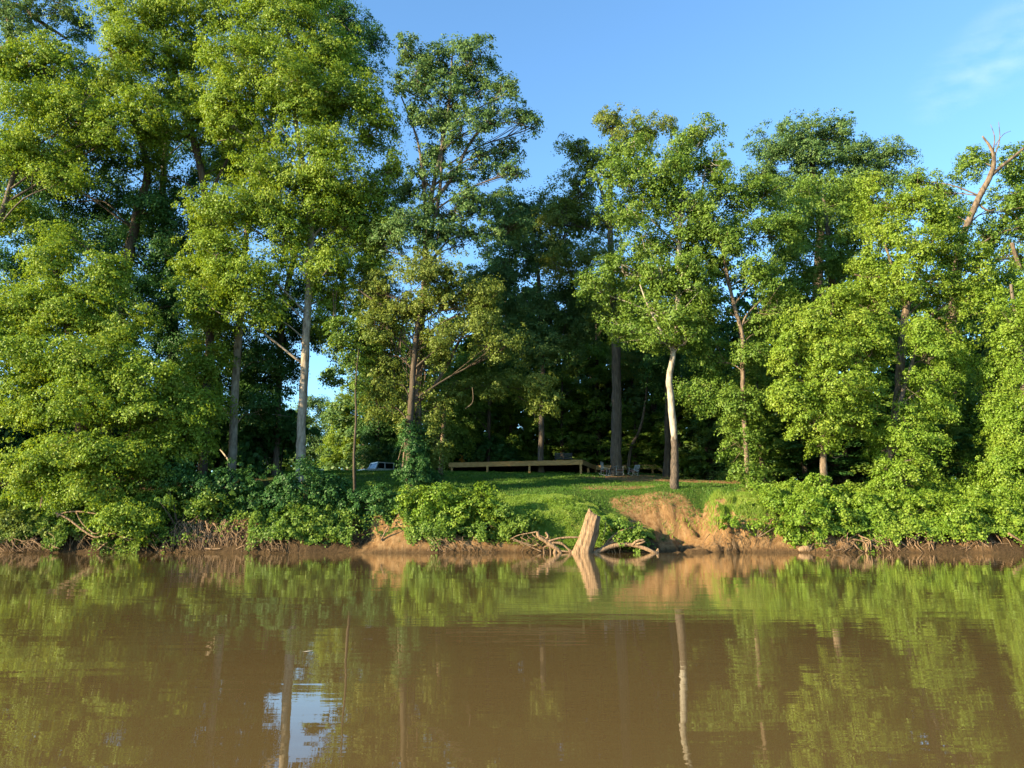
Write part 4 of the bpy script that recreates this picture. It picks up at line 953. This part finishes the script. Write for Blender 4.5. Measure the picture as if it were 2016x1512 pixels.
drift('gnarled driftwood limb with a square broken top left of the leaning stump', [
    [(1058, 1047, 5), (1062, 1058, 7), (1075, 1066, 8), (1086, 1074, 9), (1098, 1082, 8), (1106, 1092, 6)], [(1074, 1048, 4), (1079, 1056, 5), (1074, 1062, 4), (1068, 1062, 3)],
    [(1088, 1072, 6), (1094, 1082, 7), (1090, 1094, 8)], [(1058, 1047, 3), (1040, 1050, 2.4), (1020, 1054, 2), (1004, 1062, 1.4)], [(1080, 1066, 5), (1100, 1060, 4), (1122, 1058, 4), (1142, 1058, 3)],
    [(1086, 1070, 4), (1104, 1068, 3), (1115, 1078, 3), (1130, 1088, 3)], [(1072, 1092, 3), (1071, 1078, 2.6), (1082, 1076, 2.6), (1084, 1092, 2.6)], [(1060, 1070, 3), (1050, 1074, 2), (1030, 1068, 2), (1008, 1060, 1.4)],
    [(1066, 1086, 2.4), (1048, 1078, 2), (1030, 1070, 1.6), (1010, 1064, 1.2)], [(1092, 1068, 4), (1112, 1074, 3), (1124, 1090, 3)], [(1098, 1084, 4), (1116, 1086, 3.5), (1134, 1090, 3)]], YD, 3)
drift('smooth log-like root arching along the waterline below the clay patch', [
    [(740, 1074, 9), (760, 1076, 8), (785, 1074, 6), (812, 1072, 6), (826, 1082, 5), (833, 1090, 4)], [(745, 1080, 6), (765, 1083, 5), (790, 1080, 3)], [(800, 1072, 2.5), (805, 1082, 2.5), (812, 1088, 2)], [(824, 1078, 2.5), (820, 1088, 2)],
    [(752, 1074, 5), (752, 1062, 4), (758, 1048, 3), (764, 1036, 2)]], YD + .7, 4)
drift('bleached curved branch reaching over the water under the maple', [
    [(110, 1010, 4), (135, 1022, 4), (165, 1045, 4), (190, 1058, 3.5), (215, 1050, 3), (240, 1056, 2.5), (262, 1062, 1.6)], [(112, 1018, 3), (125, 1010, 3), (150, 1007, 3), (180, 1010, 2.5), (215, 1018, 1.6)],
    [(190, 1085, 3), (205, 1072, 2.5), (212, 1068, 1.6)], [(150, 1008, 2.5), (162, 1030, 2.5), (185, 1050, 2), (200, 1045, 1.4)], [(80, 1000, 3), (82, 985, 3), (83, 978, 2)], [(205, 1030, 2), (230, 1052, 2), (255, 1065, 1.4)]], 38.0, 5)
drift('short pale stick poking from the water below the dry root mass', [[(455, 1088, 4), (468, 1080, 3.5), (482, 1073, 2.5)], [(405, 1080, 3), (420, 1081, 3), (435, 1080, 2)]], 38.1, 6)
drift('rounded weathered log end resting on the waterline right of the clay nose', [[(1572, 1084, 10), (1586, 1080, 14), (1598, 1080, 10)]], 38.1, 7)
drift('pale straight branch slanting into the water near the right edge', [[(1925, 1062, 3), (1945, 1076, 3.5), (1968, 1088, 3)], [(1985, 1050, 5), (2005, 1062, 4), (2025, 1072, 3)]], 38.0, 8)
drift('forked bare root arching out of the dark undercut on the right bank', [[(1680, 1062, 3.5), (1700, 1066, 4), (1706, 1078, 3.5), (1703, 1090, 3)], [(1678, 1066, 3.5), (1690, 1080, 3), (1702, 1088, 2.5)], [(1706, 1068, 3), (1725, 1076, 2.5), (1740, 1082, 2)]], 38.0, 9)

# leaning stump: lofted rings with a deep groove, jagged top
def stump():
    Y = YD - .1; mp = MPP(Y); rr = random.Random(8)
    hn = [rr.uniform(-.05, .05) for _ in range(60)]
    rings = [(1096, 1145, 21, 15), (1084, 1148, 18.5, 14), (1070, 1153, 17, 13), (1055, 1158, 16.5, 13), (1040, 1162, 15.5, 12), (1027, 1165, 14.5, 11), (1017, 1168, 13, 10), (1012, 1170, 11, 8)]
    V = []; Fc = []; n = 40
    for j, (py, px, a, b) in enumerate(rings):
        c = P(px, py, Y)
        for k in range(n):
            t = 2 * PI * k / n
            r = 1 + .10 * math.sin(5 * t + .4 + j * .08) + .05 * math.sin(11 * t + j * .3) + hn[k] + rr.uniform(-.035, .035) + (.09 * math.sin(3 * t + 1) if j == 3 else 0)
            # groove facing front-left
            g = math.exp(-((t - (PI * 1.5 - .55)) / .22) ** 2); r -= .42 * g * (1 - j / 9)
            flare = 1 + (0.05 * max(0, math.cos(t - PI)) if j < 2 else 0)
            z = c.z
            if j >= 6: z += rr.uniform(-.12, .10) - .20 * math.cos(t) * (1 if j == 7 else .4)
            V.append((c.x + math.cos(t) * a * mp * r * flare, c.y + math.sin(t) * b * mp * r + .1 * j * .1, z))
    for j in range(len(rings) - 1):
        for k in range(n):
            k2 = (k + 1) % n; Fc.append((j * n + k, j * n + k2, (j + 1) * n + k2, (j + 1) * n + k))
    V.append(tuple(P(1169, 1014, Y))); e = len(V) - 1
    for k in range(n): Fc.append(((len(rings) - 1) * n + k, (len(rings) - 1) * n + (k + 1) % n, e))
    org = (P(1150, 1088, Y).x, Y, 0)
    o = mesh_obj('tree_stump', V, Fc, M['drift'], None, True, org)
    return tag(o, 'broken tan tree stump leaning out of the water before the grassy spur', 'stump')
stump()

# ------------------------------------------------------------------ deck
def deck():
    ztop = P(1147, 905, 56).z
    A = P(883, 909, 58.5); B = P(1147, 905, 56.0); Cc = P(1173, 917, 61.0); D = P(1291, 917, 60.0)
    E = Vector((D.x + .6, 66, 0)); Fp = Vector((A.x + .2, 66, 0))
    pts = [Vector((p.x, p.y, ztop)) for p in (A, B, Cc, D, E, Fp)]
    root = empty('deck', (B.x, B.y, G(B.x, B.y)), 'long low open timber deck on posts along the top of the lawn', 'deck')
    o = np.array(root.location)
    mb = MB(); n = len(pts)
    b = len(mb.v)
    for dz in (0, -0.04):
        for p in pts: mb.v.append((p.x, p.y, p.z + dz))
    mb.f.append(tuple(range(n))); mb.f.append(tuple(range(n, 2 * n))[::-1])
    for i in range(n):
        j = (i + 1) % n; mb.f.append((i, i + n, j + n, j))
    mb.build('deck_boards', M['deck'], root, False, o)
    for i in range(n):
        j = (i + 1) % n
        a = pts[i].copy(); c = pts[j].copy(); t = (c - a).normalized(); nrm = Vector((t.y, -t.x, 0))
        a2 = a - nrm * .03 + t * .02; c2 = c - nrm * .03 - t * .02
        a2.z -= .19; c2.z -= .19
        mm = MB().bar(a2, c2, 0.05, 0.34); mm.build('rim_joist', M['deck'], root, False, o)
    posts = []
    for px in (890, 962, 1045): 
        t = (px - 883) / (1147 - 883); posts.append(pts[0].lerp(pts[1], t) + Vector((0, .12, 0)))
    posts.append(pts[1] + Vector((-.14, .1, 0)))
    posts += [pts[1].lerp(pts[2], .5) + Vector((-.12, 0, 0)), pts[2] + Vector((0, .15, 0)), pts[2].lerp(pts[3], .35) + Vector((0, .12, 0)), pts[3] + Vector((-.25, .12, 0))]
    for u in (.1, .4, .7): posts.append(pts[5].lerp(pts[4], u) + Vector((0, -.3, 0)))
    for p in posts:
        g = G(p.x, p.y) - .2
        MB().box((p.x, p.y, (p.z - .04 + g) / 2 - 0.005), (.16, .16, p.z - .05 - g)).build('post', M['deck'], root, False, o)
    # steps down at the right-hand end
    st = MB()
    for i in range(3):
        st.box((D.x + .35 + .28 * i, D.y + 1.2, ztop - .18 - .18 * i), (.3, 1.3, .05))
    st.bar((D.x + .1, D.y + .5, ztop - .1), (D.x + 1.0, D.y + .5, ztop - .75), .05, .2)
    st.build('steps', M['deck'], root, False, o)
    return ztop
DZ = deck()

# ------------------------------------------------------------------ chairs
M['chair'] = plain('chair_paint', (0.30, 0.32, 0.30), 0.6)
M['cush'] = noise_mat('seat_cloth', [(0.3, (0.16, 0.11, 0.10)), (0.7, (0.30, 0.22, 0.2))], scale=20, bump=.1)
M['black'] = plain('black_paint', (0.02, 0.02, 0.022), 0.5)
def rocker():
    root = empty('rocking_chair', (0, 0, 0))
    m = M['chair']
    for s in (-1, 1):
        q = [(s * .27, -.45 + .1 * i, .03 + .35 * ((-.45 + .1 * i + .02)) ** 2) for i in range(10)]
        MB().tube(q, [.02] * 10, 6).build('rocker', m, root, True)
        MB().tube([(s * .27, -.25, .05), (s * .27, -.25, .66)], [.022, .02], 6).build('leg', m, root, True)
        MB().tube([(s * .27, .22, .05), (s * .27, .27, .42), (s * .26, .42, 1.12)], [.022, .022, .018], 6).build('leg', m, root, True)
        MB().box((s * .29, .0, .67), (.09, .62, .025)).build('armrest', m, root)
    se = MB()
    for i in range(7): se.box((0, -.24 + i * .078, .42 - i * .008), (.52, .062, .022))
    se.build('seat', M['cush'], root)
    bk = MB()
    for i in range(7): bk.bar((-.2 + i * .067, .262, .45), (-.2 + i * .067, .41, 1.08), .034, .014)
    bk.bar((-.27, .42, 1.11), (.27, .42, 1.11), .03, .07); bk.bar((-.26, .27, .5), (.26, .27, .5), .03, .05)
    bk.build('backrest', m, root)
    MB().tube([(-.27, -.25, .25), (.27, -.25, .25)], [.014, .014], 5).tube([(-.27, .24, .25), (.27, .24, .25)], [.014, .014], 5).build('stretcher', m, root)
    return root
rk = rocker()
def dup(root):
    r = root.copy(); C.objects.link(r)
    for ch in list(root.children):
        c = ch.copy(); C.objects.link(c); c.parent = r
    return r
for i, (px, Y, rz, rx, lb) in enumerate(((1190, 54.6, 62, 10, 'grey slatted rocking chair seen side-on beside the deck corner'),
                                     (1218, 54.6, 8, 0, 'grey slatted rocking chair facing the river in front of the big grey trunk'),
                                     (1246, 54.8, -48, -12, 'grey slatted rocking chair turned away to the left before the thin sinuous tree'))):
    o = rk if i == 0 else dup(rk)
    x = P(px, 920, Y).x
    o.location = (x, Y, G(x, Y) + .03); o.rotation_euler = (R(rx), 0, R(rz)); o.scale = ((.84, .84, .82), (.95, .95, .98), (.88, .88, .76))[i]
    tag(o, lb, 'rocking chair', 'rocking chairs beside the deck')

def bench():
    x = P(1110, 900, 60).x; y = 60
    root = empty('bench', (x, y, DZ), 'dark slatted bench half lost in shade on the deck', 'bench')
    m = M['black']
    b = MB()
    for i in range(5): b.box((0, .28 + .02 * i, .5 + i * .1), (1.4, .02, .06))
    b.build('backrest', m, root)
    s = MB()
    for i in range(4): s.box((0, -.2 + i * .13, .43), (1.4, .1, .025))
    s.build('seat', m, root)
    for sx_ in (-.66, .66):
        for sy_ in (-.2, .25): MB().box((sx_, sy_, .21 if sy_ < 0 else .48), (.05, .05, .42 if sy_ < 0 else .96)).build('leg', m, root)
        MB().box((sx_, 0, .64), (.06, .5, .03)).build('armrest', m, root)
bench()

# ------------------------------------------------------------------ off-road car
def car():
    Y = 72.0; x = P(748, 920, Y).x
    white = plain('white_paint', (0.78, 0.79, 0.8), 0.25, 0, .6); dark = plain('dark_glass', (0.012, 0.014, 0.018), 0.06, 0, .8)
    tyre = plain('tyre_rubber', (0.02, 0.02, 0.02), .85); rimm = plain('rim_metal', (0.35, 0.36, 0.37), .35, .8)
    screen = plain('windscreen_glass', (0.05, 0.08, 0.11), 0.03, 0.0, 1.0); top = plain('black_top', (0.02, 0.02, 0.024), .6)
    root = empty('off_road_car', (x, Y, G(x, Y)), 'white boxy off-road car parked behind the lawn crest, only its cab showing', 'car')
    # front of the car points to -x
    W_ = .78
    b = MB()
    b.prism([(-2.0, .55), (-2.0, 1.12), (-.95, 1.2), (-.75, 1.18), (1.95, 1.18), (2.0, .6), (1.4, .45), (-1.2, .45)], -W_, W_).build('body', white, root)
    MB().prism([(-1.98, 1.125), (-.9, 1.225), (-.9, 1.19), (-1.98, 1.09)], -.62, .62).build('hood', white, root)
    for s in (-1, 1):
        for wx in (-1.35, 1.4):
            w = MB().tube([(wx, s * .62, .4), (wx, s * .88, .4)], [.4, .4], 24).build('wheel', tyre, root, False)
            MB().tube([(wx, s * .80, .4), (wx, s * .89, .4)], [.23, .23], 16).build('rim', rimm, w, False)
            MB().prism([(wx - .55, .82), (wx - .42, .92), (wx + .42, .92), (wx + .55, .82), (wx + .5, .78), (wx - .5, .78)], s * .79, s * .93).build('mudguard', top, root)
    c = MB()
    zt, zb = 1.80, 1.18
    for s in (-1, 1):
        y = s * .74
        for xx in (-.86, .12, 1.05, 1.88):
            lean = .30 if xx < -.5 else 0
            c.bar((xx, y, zb), (xx + lean, s * .70, zt), .07, .10)
        c.bar((-.56, s * .70, zt), (1.9, s * .70, zt), .07, .08)
        c.bar((-.86, y, zb + .03), (1.9, y, zb + .03), .06, .07)
    c.bar((-.86, -.74, zb + .03), (-.86, .74, zb + .03), .07, .06); c.bar((-.54, -.70, zt), (-.54, .70, zt), .08, .08)
    c.build('window_frame', white, root)
    MB().prism([(-.58, zt + .04), (-.5, zt + .09), (1.85, zt + .09), (1.93, zt + .03), (1.93, zt - .01), (-.55, zt - .01)], -.70, .70).build('roof', top, root)
    MB().bar((-.85, 0, zb + .05), (-.55, 0, zt - .02), 1.38, .02).build('windscreen', screen, root)
    for s in (-1, 1):
        for a, e in ((-.70, .08), (.17, 1.0), (1.1, 1.84)):
            MB().box(((a + e) / 2, s * .715, (zt + zb) / 2 + .02), (e - a, .015, .52)).build('side_window', dark, root)
        MB().box((-.78, s * .92, 1.28), (.1, .16, .18)).build('mirror', top, root)
        MB().tube([(-2.0, s * .5, .85), (-2.04, s * .5, .85)], [.1, .1], 12).build('headlight', rimm, root)
    MB().box((-2.15, 0, .55), (.2, 1.6, .18)).build('bumper', top, root)
    MB().box((1.945, 0, 1.45), (.015, 1.1, .4)).build('rear_window', dark, root)
    root.rotation_euler = (0, 0, R(38))
car()

lf = mesh_obj('floating_leaf', [(-.045, 0, 0), (-.01, -.02, .003), (.045, .004, .008), (0, .024, .004)], [(0, 1, 2, 3)], plain('pale_leaf', (.5, .45, .35), .6))
lf.location = (-1.73, 6.74, .004); tag(lf, 'single pale leaf floating on the open water at lower left', 'leaf')
# thin wisp of cloud, high and far to the upper right
def wisp():
    m, N, L = new_mat('cirrus_vapour')
    tc = N.new('ShaderNodeTexCoord')
    mp = N.new('ShaderNodeMapping'); mp.inputs['Scale'].default_value = (1.2, 3.0, 1); mp.inputs['Rotation'].default_value = (0, 0, .5)
    L.new(tc.outputs['Generated'], mp.inputs[0])
    n = N.new('ShaderNodeTexNoise'); n.inputs['Scale'].default_value = 2.0; n.inputs['Detail'].default_value = 5; L.new(mp.outputs[0], n.inputs['Vector'])
    g = N.new('ShaderNodeTexGradient'); g.gradient_type = 'SPHERICAL'
    m2 = N.new('ShaderNodeMapping'); m2.inputs['Location'].default_value = (-1, -1, 0); m2.inputs['Scale'].default_value = (2, 2, 0)
    L.new(tc.outputs['Generated'], m2.inputs[0]); L.new(m2.outputs[0], g.inputs[0])
    r = ramp(N, [(0.4, (0, 0, 0)), (0.75, (.22, .22, .22))]); L.new(n.outputs[0], r.inputs[0])
    mu = N.new('ShaderNodeMath'); mu.operation = 'MULTIPLY'; L.new(r.outputs[0], mu.inputs[0]); L.new(g.outputs[0], mu.inputs[1])
    t = N.new('ShaderNodeBsdfTransparent'); e = N.new('ShaderNodeBsdfDiffuse'); e.inputs[0].default_value = (.9, .9, .9, 1)
    tr = N.new('ShaderNodeBsdfTranslucent'); tr.inputs[0].default_value = (.9, .9, .9, 1)
    ad = N.new('ShaderNodeAddShader'); L.new(e.outputs[0], ad.inputs[0]); L.new(tr.outputs[0], ad.inputs[1])
    x = N.new('ShaderNodeMixShader'); L.new(mu.outputs[0], x.inputs[0]); L.new(t.outputs[0], x.inputs[1]); L.new(ad.outputs[0], x.inputs[2])
    o = N.new('ShaderNodeOutputMaterial'); L.new(x.outputs[0], o.inputs[0])
    c = P(1960, 110, 1300)
    w, h = 130, 260
    V = [(c.x - w, c.y - h, c.z), (c.x + w, c.y - h, c.z), (c.x + w, c.y + h, c.z), (c.x - w, c.y + h, c.z)]
    o = mesh_obj('cloud', V, [(0, 1, 2, 3)], m); o['kind'] = 'structure'
wisp()
print('objects', len(bpy.data.objects), 'polys', sum(len(o.data.polygons) for o in bpy.data.objects if o.type == 'MESH'))
